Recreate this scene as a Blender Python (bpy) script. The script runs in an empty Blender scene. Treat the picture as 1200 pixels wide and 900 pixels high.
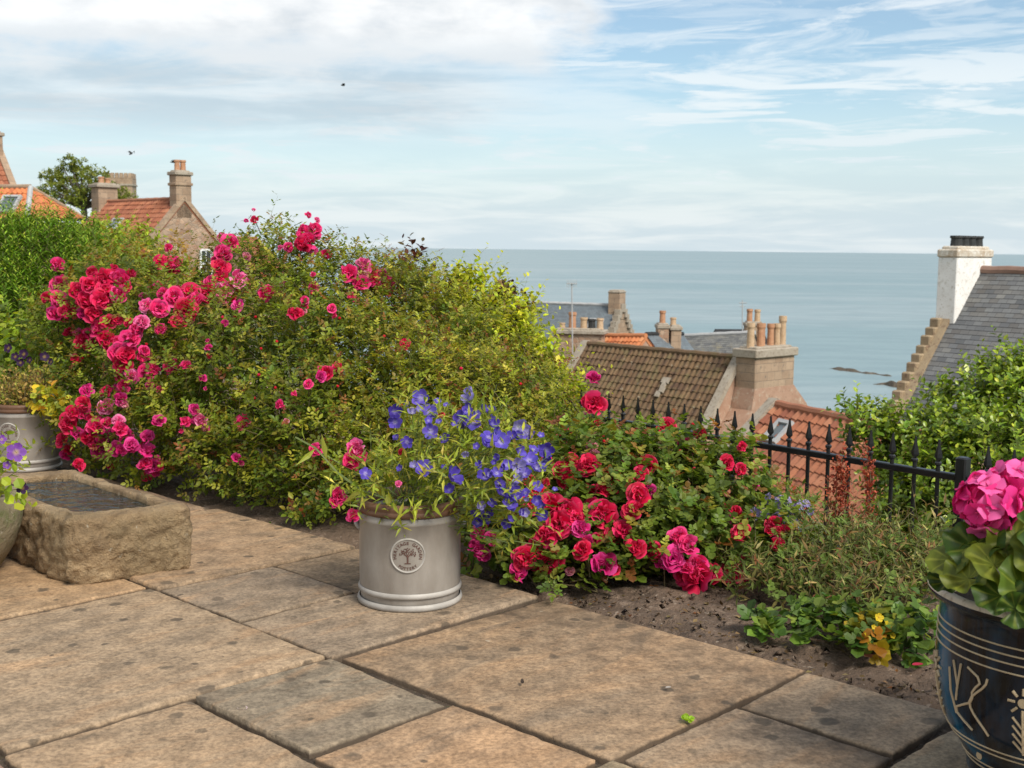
import bpy, math, random
import numpy as np
from mathutils import Vector, Matrix, noise as mnoise

rng = np.random.default_rng(7)
random.seed(7)
SC = bpy.context.scene
COL = SC.collection
R_ = math.radians

# ------------------------------------------------------------------ camera
FPX, PITCH, ROLL, CAM_H = 1420.0, R_(6.365), R_(0.6), 1.2
cam_d = bpy.data.cameras.new('camera')
cam = bpy.data.objects.new('camera', cam_d)
COL.objects.link(cam)
cam_d.sensor_width = 36.0
cam_d.lens = FPX / 1200 * 36
cam_d.clip_start, cam_d.clip_end = 0.05, 90000
CAM_M = Matrix.Rotation(math.pi / 2 - PITCH, 3, 'X') @ Matrix.Rotation(ROLL, 3, 'Z')
cam.matrix_world = Matrix.Translation((0, 0, CAM_H)) @ CAM_M.to_4x4()
cam_d.dof.use_dof = True
cam_d.dof.focus_distance = 4.2
cam_d.dof.aperture_fstop = 9.0
SC.camera = cam

# ------------------------------------------------------------------ light
SUN_DIR = Vector((0.48, -0.60, 0.80)).normalized()      # towards the sun
SUN_EL = math.asin(SUN_DIR.z)
SUN_AZ = math.atan2(SUN_DIR.x, SUN_DIR.y)
sun_d = bpy.data.lights.new('sun', 'SUN')
sun_d.energy = 3.0
sun_d.angle = R_(24)
sun_d.color = (1.0, 0.93, 0.82)
sun = bpy.data.objects.new('sun', sun_d)
COL.objects.link(sun)
sun.rotation_euler = SUN_DIR.to_track_quat('Z', 'Y').to_euler()

SC.view_settings.view_transform = 'Standard'
SC.view_settings.look = 'None'
SC.view_settings.exposure = 0.58
SC.view_settings.gamma = 1.0
SC.view_settings.use_curve_mapping = False
SC.cycles.use_denoising = True
SC.cycles.max_bounces = 7
SC.cycles.diffuse_bounces = 4
SC.cycles.glossy_bounces = 3
SC.cycles.transmission_bounces = 4
SC.cycles.transparent_max_bounces = 4
SC.cycles.sample_clamp_indirect = 4


class NT:
    """small helper round a node tree"""
    def __init__(s, tree):
        s.t = tree
        s.n = tree.nodes
    def add(s, typ, **kw):
        nd = s.n.new(typ)
        for k, v in kw.items():
            if k.startswith('i_'):
                nd.inputs[k[2:].replace('_', ' ')].default_value = v
            else:
                setattr(nd, k, v)
        return nd
    def set(s, sock, v):
        if hasattr(v, 'links') or hasattr(v, 'is_output'):
            s.t.links.new(v, sock)
        else:
            sock.default_value = v
    def math(s, op, a, b=0.0, c=0.0, clamp=False):
        nd = s.n.new('ShaderNodeMath'); nd.operation = op; nd.use_clamp = clamp
        s.set(nd.inputs[0], a); s.set(nd.inputs[1], b); s.set(nd.inputs[2], c)
        return nd.outputs[0]
    def smooth(s, x, lo, hi, a=0.0, b=1.0):
        nd = s.n.new('ShaderNodeMapRange'); nd.interpolation_type = 'SMOOTHSTEP'
        s.set(nd.inputs[0], x); s.set(nd.inputs[1], lo); s.set(nd.inputs[2], hi); s.set(nd.inputs[3], a); s.set(nd.inputs[4], b)
        return nd.outputs[0]
    def noise(s, vec, scale, detail=4.0, rough=0.55, dist=0.0, out='Fac'):
        nd = s.n.new('ShaderNodeTexNoise')
        if vec is not None: s.set(nd.inputs['Vector'], vec)
        s.set(nd.inputs['Scale'], scale); nd.inputs['Detail'].default_value = detail
        nd.inputs['Roughness'].default_value = rough; nd.inputs['Distortion'].default_value = dist
        return nd.outputs[0 if out == 'Fac' else 1]
    def mix(s, f, a, b, blend='MIX'):
        nd = s.n.new('ShaderNodeMix'); nd.data_type = 'RGBA'; nd.blend_type = blend
        s.set(nd.inputs[0], f)
        for sock, v in ((nd.inputs[6], a), (nd.inputs[7], b)):
            if isinstance(v, (tuple, list)) and len(v) == 3: v = (*v, 1)
            s.set(sock, v)
        return nd.outputs[2]
    def ramp(s, fac, stops, interp='LINEAR'):
        nd = s.n.new('ShaderNodeValToRGB'); nd.color_ramp.interpolation = interp
        cr = nd.color_ramp
        while len(cr.elements) < len(stops): cr.elements.new(0.5)
        for e, (p, c) in zip(cr.elements, stops):
            e.position = p; e.color = (*c, 1) if len(c) == 3 else c
        s.set(nd.inputs[0], fac)
        return nd.outputs[0]
    def scale(s, vec, sc, loc=(0, 0, 0)):
        nd = s.n.new('ShaderNodeMapping')
        s.set(nd.inputs[0], vec); nd.inputs['Scale'].default_value = sc; nd.inputs['Location'].default_value = loc
        return nd.outputs[0]
    def bump(s, h, strength=0.3, dist=0.01, normal=None):
        nd = s.n.new('ShaderNodeBump'); s.set(nd.inputs['Height'], h)
        nd.inputs['Strength'].default_value = strength; nd.inputs['Distance'].default_value = dist
        if normal is not None: s.set(nd.inputs['Normal'], normal)
        return nd.outputs[0]


# ------------------------------------------------------------------ sky: Nishita with cloud banks by direction
world = bpy.data.worlds.new('World')
SC.world = world
world.use_nodes = True
w = NT(world.node_tree)
w.n.clear()
sky = w.add('ShaderNodeTexSky', sky_type='NISHITA', sun_disc=False, sun_elevation=SUN_EL, sun_rotation=SUN_AZ,
            air_density=1.0, dust_density=0.6, ozone_density=1.6)
tc = w.add('ShaderNodeTexCoord')
sep = w.add('ShaderNodeSeparateXYZ')
w.t.links.new(tc.outputs['Generated'], sep.inputs[0])
az = w.math('ARCTAN2', sep.outputs[0], sep.outputs[1])
el = w.math('ARCSINE', w.math('MAXIMUM', sep.outputs[2], 0.0))
def azel(ka, ke, off=0.0):
    nd = w.n.new('ShaderNodeCombineXYZ')
    w.set(nd.inputs[0], w.math('MULTIPLY', az, ka)); w.set(nd.inputs[1], w.math('MULTIPLY', el, ke)); nd.inputs[2].default_value = off
    return nd.outputs[0]
streak = w.noise(azel(4.0, 30.0, 1.3), 1.0, 8, 0.6, 0.4)
streak2 = w.noise(azel(7.0, 62.0, 5.1), 1.0, 7, 0.6, 0.6)
diag = w.n.new('ShaderNodeCombineXYZ')
w.set(diag.inputs[0], w.math('ADD', w.math('MULTIPLY', az, 7.0), w.math('MULTIPLY', el, 14.0)))
w.set(diag.inputs[1], w.math('SUBTRACT', w.math('MULTIPLY', el, 40.0), w.math('MULTIPLY', az, 6.0)))
wisp = w.noise(diag.outputs[0], 1.0, 8, 0.66, 0.8)
puff = w.noise(azel(9.0, 22.0, 9.7), 1.0, 9, 0.55, 0.25)
puff2 = w.noise(azel(22.0, 48.0, 3.2), 1.0, 7, 0.55, 0.2)
# bank of cumulus high on the left: lower edge near 8.5 degrees, right end near +3 degrees
pn = w.math('SUBTRACT', puff, 0.5)
bank_el = w.smooth(w.math('ADD', el, w.math('MULTIPLY', pn, 0.10)), 0.128, 0.158)
bank_az = w.smooth(w.math('ADD', az, w.math('MULTIPLY', pn, 0.22)), 0.075, 0.02)
bank_top = w.smooth(w.math('ADD', w.math('ADD', el, w.math('MULTIPLY', az, 0.16)), w.math('MULTIPLY', pn, 0.10)), 0.222, 0.200)
bank = w.math('MULTIPLY', w.math('MULTIPLY', bank_el, bank_az), w.math('ADD', w.math('MULTIPLY', bank_top, 0.6), 0.4))
# layered grey band under it
gband = w.math('MULTIPLY', w.math('MULTIPLY', w.smooth(el, 0.07, 0.11), w.smooth(el, 0.165, 0.13)), w.smooth(w.math('ADD', az, w.math('MULTIPLY', pn, 0.3)), 0.06, -0.10))
thin = w.math('MULTIPLY', w.smooth(streak, 0.44, 0.68), w.smooth(el, 0.20, 0.08, 0.45, 1.0))
thin2 = w.math('MULTIPLY', w.smooth(streak2, 0.46, 0.62), w.smooth(el, 0.19, 0.12, 0.35, 0.9))
wsp = w.math('MULTIPLY', w.smooth(wisp, 0.42, 0.70), 0.75)
haze_low = w.smooth(el, 0.15, 0.01, 0.10, 0.92)
f_thin = w.math('MAXIMUM', w.math('MAXIMUM', w.math('MULTIPLY', thin, 0.72), thin2), w.math('MAXIMUM', wsp, haze_low))
f_thin = w.math('MULTIPLY', f_thin, w.smooth(sep.outputs[2], -0.02, 0.0))
white_thin = w.ramp(w.smooth(el, 0.0, 0.2), [(0.0, (5.7, 6.55, 6.95)), (0.4, (6.2, 6.9, 7.2)), (1.0, (7.2, 7.6, 7.8))])
lowc = w.mix(w.smooth(w.math('ADD', w.math('MULTIPLY', streak2, .6), w.math('MULTIPLY', streak, .4)), .42, .60), (5.0, 5.85, 6.4), (6.3, 6.8, 7.05))
white_thin = w.mix(w.smooth(el, 0.12, 0.03), white_thin, lowc)
sky_blue = w.mix(1.0, sky.outputs[0], (0.93, 1.04, 1.04), 'MULTIPLY')
c1 = w.mix(f_thin, sky_blue, white_thin)
grey_in = w.smooth(w.math('ADD', w.math('MULTIPLY', streak, 0.7), w.math('MULTIPLY', puff, 0.3)), 0.42, 0.62)
gcol = w.mix(grey_in, (4.3, 5.0, 5.5), (6.2, 6.7, 6.95))
c2 = w.mix(w.math('MULTIPLY', gband, 0.75), c1, gcol)
bcol = w.ramp(w.math('ADD', w.math('MULTIPLY', puff, 0.6), w.math('MULTIPLY', puff2, 0.4)), [(0.36, (5.6, 5.95, 6.25)), (0.50, (7.4, 7.5, 7.55)), (0.62, (8.7, 8.7, 8.6))])
bcol = w.mix(w.smooth(el, 0.178, 0.148), bcol, (6.2, 6.55, 6.8))
c3 = w.mix(w.math('MULTIPLY', bank, 0.92), c2, bcol)
bg = w.add('ShaderNodeBackground')
w.t.links.new(c3, bg.inputs[0])
bg.inputs[1].default_value = 0.088
out = w.add('ShaderNodeOutputWorld')
w.t.links.new(bg.outputs[0], out.inputs[0])


# ------------------------------------------------------------------ pixel <-> place helpers (where things stand in the world)
def ray(u, v):
    return CAM_M @ Vector(((u - 600) / FPX, -(v - 450) / FPX, -1))
def G(u, v, z=0.0):
    d = ray(u, v); t = (z - CAM_H) / d.z
    return Vector((d.x * t, d.y * t, z))
def P(u, v, Y):
    d = ray(u, v); t = Y / d.y
    return Vector((d.x * t, Y, CAM_H + d.z * t))
AX = Vector((0.71985, -0.69413, 0)); BX = Vector((0.69413, 0.71985, 0)); O0 = G(387, 771)
def ab(a, b, z=0.0):
    p = O0 + AX * a + BX * b
    return Vector((p.x, p.y, z))


# ------------------------------------------------------------------ mesh building
def mesh_np(name, V, F, cols=None, uv=None, smooth=False):
    """F: list of int arrays (n,k), one per polygon size"""
    V = np.asarray(V, np.float32).reshape(-1, 3)
    F = [np.asarray(f, np.int32) for f in F if len(f)]
    me = bpy.data.meshes.new(name)
    me.vertices.add(len(V)); me.vertices.foreach_set('co', V.ravel())
    loops = np.concatenate([f.ravel() for f in F])
    tot = np.concatenate([np.full(len(f), f.shape[1], np.int32) for f in F])
    start = np.concatenate(([0], np.cumsum(tot)[:-1])).astype(np.int32)
    me.loops.add(len(loops)); me.loops.foreach_set('vertex_index', loops)
    me.polygons.add(len(tot)); me.polygons.foreach_set('loop_start', start)
    me.polygons.foreach_set('use_smooth', np.full(len(tot), bool(smooth)))
    if cols is not None:
        at = me.color_attributes.new('Col', 'FLOAT_COLOR', 'POINT')
        c4 = np.ones((len(V), 4), np.float32); c4[:, :3] = cols
        at.data.foreach_set('color', c4.ravel())
    if uv is not None:
        l = me.uv_layers.new(name='UVMap')
        l.data.foreach_set('uv', np.asarray(uv, np.float32)[loops].ravel())
    me.update(calc_edges=True); me.validate()
    return me

class MB:
    def __init__(s):
        s.v = []; s.f = {}; s.c = []; s.uv = []
    def addv(s, pts, col=None, uv=None):
        n = len(s.v)
        s.v.extend([tuple(p) for p in pts])
        s.c.extend([col or (1, 1, 1)] * len(pts))
        s.uv.extend(uv if uv is not None else [(0, 0)] * len(pts))
        return n
    def face(s, idx):
        s.f.setdefault(len(idx), []).append(list(idx))
    def poly(s, pts, col=None, uv=None):
        n = s.addv(pts, col, uv); s.face(range(n, n + len(pts)))
    def prism(s, ring_a, ring_b, col=None):
        k = len(ring_a)
        a = s.addv(ring_a, col); b = s.addv(ring_b, col)
        for i in range(k):
            j = (i + 1) % k
            s.face((a + i, a + j, b + j, b + i))
        s.face([a + i for i in reversed(range(k))]); s.face([b + i for i in range(k)])
    def box(s, c, ex, ey, ez, col=None):
        """c centre, ex/ey/ez half vectors"""
        c, ex, ey, ez = map(Vector, (c, ex, ey, ez))
        r = [c - ex - ey, c + ex - ey, c + ex + ey, c - ex + ey]
        s.prism([p - ez for p in r], [p + ez for p in r], col)
    def bevel_box(s, c, ex, ey, ez, bv, col=None):
        c, ex, ey, ez = map(Vector, (c, ex, ey, ez))
        nx, ny, nz = ex.normalized() * bv, ey.normalized() * bv, ez.normalized() * bv
        def ring(dx, dy, z):
            X, Y = ex - nx * dx, ey - ny * dx
            X2, Y2 = ex - nx * dx - nx * dy, ey - ny * dx - ny * dy
            return [c + z + p for p in (-X - Y2, -X2 - Y, X2 - Y, X - Y2, X + Y2, X2 + Y, -X2 + Y, -X + Y2)]
        rs = [ring(1, 1, -ez), ring(0, 1, -ez + nz), ring(0, 1, ez - nz), ring(1, 1, ez)]
        ids = [s.addv(r, col) for r in rs]
        for a, b in zip(ids, ids[1:]):
            for i in range(8):
                j = (i + 1) % 8
                s.face((a + i, a + j, b + j, b + i))
        s.face([ids[0] + i for i in reversed(range(8))]); s.face([ids[-1] + i for i in range(8)])
    def tube(s, pts, rad, k=6, col=None, cap=True):
        pts = [Vector(p) for p in pts]
        if not hasattr(rad, '__len__'): rad = [rad] * len(pts)
        ids = []
        ref = None
        for i, p in enumerate(pts):
            t = (pts[min(i + 1, len(pts) - 1)] - pts[max(i - 1, 0)]).normalized()
            if ref is None:
                ref = t.orthogonal().normalized()
            x = (ref - t * ref.dot(t)).normalized(); y = t.cross(x); ref = x
            ids.append(s.addv([p + (x * math.cos(a) + y * math.sin(a)) * rad[i] for a in [2 * math.pi * q / k for q in range(k)]], col))
        for a, b in zip(ids, ids[1:]):
            for i in range(k):
                j = (i + 1) % k
                s.face((a + i, a + j, b + j, b + i))
        if cap:
            s.face([ids[0] + i for i in reversed(range(k))]); s.face([ids[-1] + i for i in range(k)])
    def lathe(s, prof, c=(0, 0, 0), k=48, col=None, cap_lo=True, cap_hi=True, wob=0.0):
        c = Vector(c)
        ids = []
        for r, z in prof:
            ids.append(s.addv([c + Vector((r * math.cos(a) * (1 + wob * math.sin(2 * a)), r * math.sin(a), z)) for a in [2 * math.pi * q / k for q in range(k)]], col))
        for a, b in zip(ids, ids[1:]):
            for i in range(k):
                j = (i + 1) % k
                s.face((a + i, a + j, b + j, b + i))
        if cap_lo: s.face([ids[0] + i for i in reversed(range(k))])
        if cap_hi: s.face([ids[-1] + i for i in range(k)])
    def grid(s, fn, nu, nv, col=None, uvfn=None):
        n = len(s.v)
        pts, uvs = [], []
        for j in range(nv + 1):
            for i in range(nu + 1):
                pts.append(fn(i / nu, j / nv)); uvs.append(uvfn(i / nu, j / nv) if uvfn else (i / nu, j / nv))
        s.addv(pts, col, uvs)
        for j in range(nv):
            for i in range(nu):
                a = n + j * (nu + 1) + i
                s.face((a, a + 1, a + nu + 2, a + nu + 1))
    def build(s, name, mat, parent=None, smooth=False, base=None, **props):
        return link(name, mesh_np(name, s.v, [np.array(f) for f in s.f.values()], s.c, s.uv, smooth), mat, parent, base, **props)

def root_of(o):
    while o.parent: o = o.parent
    return o
def link(name, me, mat, parent=None, base=None, **props):
    """mesh given in world coordinates; moved so that it sits about its thing's base"""
    o = bpy.data.objects.new(name, me)
    if me.materials:
        pass
    elif mat is not None:
        me.materials.append(mat)
    COL.objects.link(o)
    org = None
    if parent is not None:
        o.parent = parent; org = root_of(parent).location
    elif base is not None:
        org = Vector(base); o.location = org
    if org is not None:
        me.transform(Matrix.Translation(-Vector(org)))
    tag(o, **props)
    return o
def tag(o, label=None, cat=None, group=None, kind=None):
    if label: o['label'] = label
    if cat: o['category'] = cat
    if group: o['group'] = group
    if kind: o['kind'] = kind
    return o
def thing(name, base, label, cat, group=None):
    o = bpy.data.objects.new(name, None)
    o.empty_display_size = 0.1
    COL.objects.link(o); o.location = base
    return tag(o, label, cat, group)
def child_copy(name, me, parent, loc_world, rot, sc):
    """an instance of a mesh as a part with its own place"""
    o = bpy.data.objects.new(name, me); COL.objects.link(o)
    o.parent = parent
    o.location = Vector(loc_world) - root_of(parent).location
    o.rotation_euler = rot.to_euler(); o.scale = (sc, sc, sc) if not hasattr(sc, '__len__') else sc
    return o


# ------------------------------------------------------------------ materials
def material(name):
    m = bpy.data.materials.new(name); m.use_nodes = True
    t = NT(m.node_tree); t.n.clear()
    o = t.add('ShaderNodeOutputMaterial'); p = t.add('ShaderNodeBsdfPrincipled')
    t.t.links.new(p.outputs[0], o.inputs[0])
    t.out = o; t.p = p
    return m, t
def objco(t):
    return t.add('ShaderNodeTexCoord').outputs['Object']
def noisy(name, c1, c2, scale=8.0, rough=0.8, bump=0.25, bscale=60.0, bdist=0.01, c3=None, spots=None, spec=0.4, stretch=(1, 1, 1)):
    m, t = material(name)
    co = t.scale(objco(t), stretch)
    n = t.noise(co, scale, 6, 0.6)
    c = t.ramp(n, [(0.32, c1), (0.68, c2)])
    if c3 is not None:
        n2 = t.noise(co, scale * 3.1, 5, 0.65)
        c = t.mix(t.smooth(n2, 0.52, 0.68), c, c3)
    if spots is not None:
        n3 = t.noise(co, scale * 9, 3, 0.5)
        c = t.mix(t.smooth(n3, 0.62, 0.72), c, spots)
    t.set(t.p.inputs['Base Color'], c)
    t.p.inputs['Roughness'].default_value = rough
    t.p.inputs['Specular IOR Level'].default_value = spec
    nb = t.noise(co, bscale, 6, 0.65)
    t.set(t.p.inputs['Normal'], t.bump(t.math('ADD', nb, t.math('MULTIPLY', n, 1.5)), bump, bdist))
    return m
def leaf_mat(name, rough=0.45, trans=0.42, spec=0.35):
    m, t = material(name)
    a = t.add('ShaderNodeAttribute', attribute_name='Col')
    t.set(t.p.inputs['Base Color'], t.mix(1.0, a.outputs['Color'], (1.95, 1.72, 0.95), 'MULTIPLY'))
    t.p.inputs['Roughness'].default_value = rough
    t.p.inputs['Specular IOR Level'].default_value = spec
    tr = t.add('ShaderNodeBsdfTranslucent')
    t.set(tr.inputs[0], t.mix(1.0, a.outputs['Color'], (2.5, 2.1, 0.65), 'MULTIPLY'))
    mx = t.add('ShaderNodeMixShader'); mx.inputs[0].default_value = trans
    t.t.links.new(t.p.outputs[0], mx.inputs[1]); t.t.links.new(tr.outputs[0], mx.inputs[2])
    t.t.links.new(mx.outputs[0], t.out.inputs[0])
    return m
def petal_mat(name, trans=0.3):
    m, t = material(name)
    a = t.add('ShaderNodeAttribute', attribute_name='Col')
    t.set(t.p.inputs['Base Color'], a.outputs['Color'])
    t.p.inputs['Roughness'].default_value = 0.6
    t.p.inputs['Specular IOR Level'].default_value = 0.25
    tr = t.add('ShaderNodeBsdfTranslucent'); t.set(tr.inputs[0], a.outputs['Color'])
    mx = t.add('ShaderNodeMixShader'); mx.inputs[0].default_value = trans
    t.t.links.new(t.p.outputs[0], mx.inputs[1]); t.t.links.new(tr.outputs[0], mx.inputs[2])
    t.t.links.new(mx.outputs[0], t.out.inputs[0])
    return m
def stone_mat(name, cols, mortar, scale=3.2, bump=0.6, flat=(1, 1, 1.5)):
    """rubble or block stone: one colour per stone, mortar between"""
    m, t = material(name)
    co = objco(t)
    wob = t.noise(co, 2.5, 3, 0.5, out='Color')
    cc = t.mix(0.12, co, wob)
    co2 = t.scale(cc, flat)
    v1 = t.add('ShaderNodeTexVoronoi', feature='F1'); v1.inputs['Scale'].default_value = scale; t.set(v1.inputs['Vector'], co2)
    v2 = t.add('ShaderNodeTexVoronoi', feature='DISTANCE_TO_EDGE'); v2.inputs['Scale'].default_value = scale; t.set(v2.inputs['Vector'], co2)
    sepc = t.add('ShaderNodeSeparateColor'); t.set(sepc.inputs[0], v1.outputs['Color'])
    n = len(cols)
    c = t.ramp(sepc.outputs[0], [(i / max(n - 1, 1), q) for i, q in enumerate(cols)])
    c = t.mix(t.noise(co, 1.1, 5, 0.6), t.mix(0.35, c, cols[0]), c)
    c = t.mix(0.35, c, t.mix(t.noise(co, 14, 5, 0.7), (0.5, 0.5, 0.5), (1.25, 1.2, 1.1)), 'MULTIPLY')
    edge = t.smooth(v2.outputs['Distance'], 0.0, 0.10)
    c = t.mix(t.math('ADD', t.math('MULTIPLY', edge, 0.6), 0.4), mortar, c)
    c = t.mix(0.8, c, t.mix(t.noise(co, 2.2, 6, 0.7), (0.5, 0.48, 0.46), (1.45, 1.42, 1.38)), 'MULTIPLY')
    t.set(t.p.inputs['Base Color'], c)
    t.p.inputs['Roughness'].default_value = 0.92
    t.set(t.p.inputs['Normal'], t.bump(t.math('ADD', edge, t.math('MULTIPLY', t.noise(co, 12, 5), 0.8)), bump, 0.03))
    return m
def tile_mat(name, cols, su, sv, rough=0.85, moss=None, mossf=(0.55, 0.7), stain=None):
    """roof: a colour per tile from UV in metres, with patches of growth"""
    m, t = material(name)
    uv = t.add('ShaderNodeUVMap').outputs[0]
    sp = t.add('ShaderNodeSeparateXYZ'); t.set(sp.inputs[0], uv)
    iv = t.math('FLOOR', t.math('DIVIDE', sp.outputs[1], sv))
    half = t.math('MULTIPLY', t.math('MODULO', iv, 2.0), 0.5 if 'slate' in name else 0.0)
    iu = t.math('FLOOR', t.math('ADD', t.math('DIVIDE', sp.outputs[0], su), half))
    cb = t.add('ShaderNodeCombineXYZ'); t.set(cb.inputs[0], iu); t.set(cb.inputs[1], iv)
    wn = t.add('ShaderNodeTexWhiteNoise', noise_dimensions='2D'); t.set(wn.inputs['Vector'], cb.outputs[0])
    n = len(cols)
    c = t.ramp(wn.outputs['Value'], [(i / (n - 1), q) for i, q in enumerate(cols)])
    co = objco(t)
    c = t.mix(0.7, c, t.mix(t.noise(co, 0.9, 5, 0.6), (0.6, 0.6, 0.62), (1.3, 1.25, 1.2)), 'MULTIPLY')
    c = t.mix(0.5, c, t.mix(t.noise(co, 9, 5, 0.7), (0.5, 0.5, 0.5), (1.4, 1.4, 1.4)), 'MULTIPLY')
    if 'slate' in name:
        fu = t.math('FRACT', t.math('ADD', t.math('DIVIDE', sp.outputs[0], su), half))
        fv = t.math('FRACT', t.math('DIVIDE', sp.outputs[1], sv))
        gap = t.math('MULTIPLY', t.smooth(fu, 0.0, 0.07), t.smooth(fv, 1.0, 0.9))
        c = t.mix(gap, (0.02, 0.02, 0.02), c)
        t.set(t.p.inputs['Normal'], t.bump(t.math('ADD', gap, t.math('MULTIPLY', wn.outputs['Value'], 0.7)), 0.5, 0.02))
    if moss is not None:
        c = t.mix(t.smooth(t.noise(co, 2.3, 7, 0.72), *mossf), c, moss)
    if stain is not None:
        c = t.mix(t.smooth(t.noise(co, 6.0, 4, 0.6), 0.62, 0.72), c, stain)
    t.set(t.p.inputs['Base Color'], c)
    t.p.inputs['Roughness'].default_value = rough
    return m

M = {}
M['leaf'] = leaf_mat('leaf_green')
M['leaf_gloss'] = leaf_mat('leaf_glossy', 0.33, 0.28, 0.45)
M['leaf_soft'] = leaf_mat('leaf_soft', 0.6, 0.25, 0.25)
M['petal'] = petal_mat('petal')
M['stem'] = noisy('woody_stem', (0.10, 0.075, 0.035), (0.16, 0.13, 0.06), 20, 0.7, 0.2, 80)
M['green_stem'] = noisy('green_stem', (0.12, 0.17, 0.05), (0.17, 0.2, 0.07), 20, 0.6, 0.1, 80)
M['bark'] = noisy('bark', (0.06, 0.05, 0.04), (0.12, 0.10, 0.075), 9, 0.9, 0.6, 40, 0.03)
M['iron'] = noisy('black_iron', (0.006, 0.006, 0.007), (0.014, 0.014, 0.015), 14, 0.38, 0.12, 120, 0.003, spec=0.5)
M['sandstone'] = stone_mat('rubble_stone', [(0.42, 0.28, 0.19), (0.32, 0.185, 0.12), (0.5, 0.36, 0.26), (0.36, 0.27, 0.2), (0.24, 0.15, 0.105)], (0.34, 0.28, 0.22), 4.2)
M['ashlar'] = stone_mat('weathered_stone', [(0.32, 0.225, 0.155), (0.38, 0.275, 0.19), (0.27, 0.185, 0.125), (0.41, 0.32, 0.23)], (0.20, 0.155, 0.115), 3.6, 0.4, (1, 1, 1.6))
def ashlar_mat():
    m, t = material('coursed_stone')
    co = objco(t); sp = t.add('ShaderNodeSeparateXYZ'); t.set(sp.inputs[0], t.mix(0.03, co, t.noise(co, 3, 3, .5, out='Color')))
    cb = t.add('ShaderNodeCombineXYZ'); t.set(cb.inputs[0], t.math('ADD', sp.outputs[0], t.math('MULTIPLY', sp.outputs[1], 0.8))); t.set(cb.inputs[1], sp.outputs[2])
    br = t.add('ShaderNodeTexBrick', offset=0.5); t.set(br.inputs['Vector'], cb.outputs[0])
    for k, v in (('Scale', 1.0), ('Mortar Size', 0.018), ('Mortar Smooth', 0.8), ('Bias', 0.0), ('Brick Width', 0.52), ('Row Height', 0.29)): br.inputs[k].default_value = v
    br.inputs['Color1'].default_value = (0.31, 0.215, 0.145, 1); br.inputs['Color2'].default_value = (0.40, 0.295, 0.205, 1); br.inputs['Mortar'].default_value = (0.24, 0.185, 0.135, 1)
    c = t.mix(0.85, br.outputs['Color'], t.mix(t.noise(co, 1.9, 7, 0.7), (0.45, 0.43, 0.42), (1.5, 1.47, 1.42)), 'MULTIPLY')
    c = t.mix(t.smooth(t.noise(co, 5, 5, .6), .58, .72), c, (0.15, 0.125, 0.10))
    t.set(t.p.inputs['Base Color'], c); t.p.inputs['Roughness'].default_value = .93
    t.set(t.p.inputs['Normal'], t.bump(t.math('ADD', t.noise(co, 14, 5), t.math('MULTIPLY', br.outputs['Fac'], -.8)), .4, .02))
    return m
M['ashlar'] = ashlar_mat()
M['harl'] = noisy('pink_harling', (0.33, 0.19, 0.125), (0.42, 0.27, 0.19), 1.6, 0.95, 0.5, 30, 0.03, c3=(0.46, 0.36, 0.27), spots=(0.22, 0.15, 0.1))
M['whitewash'] = noisy('whitewash', (0.72, 0.70, 0.66), (0.8, 0.79, 0.76), 3, 0.9, 0.35, 26, 0.02, c3=(0.56, 0.53, 0.47), spots=(0.5, 0.44, 0.36))
M['flaking'] = noisy('flaking_render', (0.62, 0.58, 0.5), (0.42, 0.32, 0.22), 5, 0.95, 0.5, 20, 0.03, c3=(0.75, 0.72, 0.66))
M['coping'] = noisy('coping_stone', (0.30, 0.25, 0.19), (0.40, 0.35, 0.28), 3, 0.92, 0.4, 25, 0.02, c3=(0.22, 0.17, 0.13))
M['step_stone'] = noisy('step_stone', (0.26, 0.19, 0.12), (0.34, 0.26, 0.16), 3, 0.92, 0.4, 25, 0.02, c3=(0.17, 0.11, 0.07))
M['lead'] = noisy('lead_flashing', (0.34, 0.34, 0.34), (0.45, 0.45, 0.44), 4, 0.6, 0.1, 30)
M['ridge_dull'] = noisy('ridge_tile_dull', (0.20, 0.12, 0.09), (0.27, 0.17, 0.13), 3, .9, .2, 30)
M['pot_clay'] = noisy('chimney_pot_clay', (0.40, 0.19, 0.10), (0.50, 0.28, 0.16), 5, 0.85, 0.2, 40, c3=(0.28, 0.15, 0.09))
M['pot_buff'] = noisy('chimney_pot_buff', (0.46, 0.31, 0.18), (0.55, 0.4, 0.26), 5, 0.85, 0.2, 40, c3=(0.33, 0.2, 0.12))
M['pot_black'] = noisy('sooty_pot', (0.018, 0.02, 0.02), (0.04, 0.04, 0.038), 6, 0.7, 0.2, 40)
M['tile_red'] = tile_mat('red_pantile', [(0.30, 0.105, 0.052), (0.37, 0.14, 0.07), (0.24, 0.08, 0.045), (0.42, 0.18, 0.095)], 0.24, 0.32, moss=(0.20, 0.12, 0.07), mossf=(0.60, 0.74))
M['tile_orange'] = tile_mat('orange_pantile', [(0.52, 0.17, 0.06), (0.60, 0.21, 0.08), (0.45, 0.14, 0.055), (0.6, 0.26, 0.11)], 0.24, 0.32, moss=(0.40, 0.18, 0.09), mossf=(0.60, 0.74))
M['tile_brown'] = tile_mat('brown_pantile', [(0.125, 0.07, 0.034), (0.16, 0.098, 0.046), (0.09, 0.05, 0.028), (0.19, 0.12, 0.06)], 0.24, 0.32, moss=(0.135, 0.10, 0.042), mossf=(0.48, 0.66), stain=(0.24, 0.2, 0.14))
M['slate'] = tile_mat('grey_slate', [(0.10, 0.105, 0.11), (0.14, 0.145, 0.15), (0.17, 0.175, 0.175), (0.115, 0.11, 0.105), (0.2, 0.2, 0.19)], 0.22, 0.14, 0.7, moss=(0.20, 0.2, 0.15), mossf=(0.6, 0.75))
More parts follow.
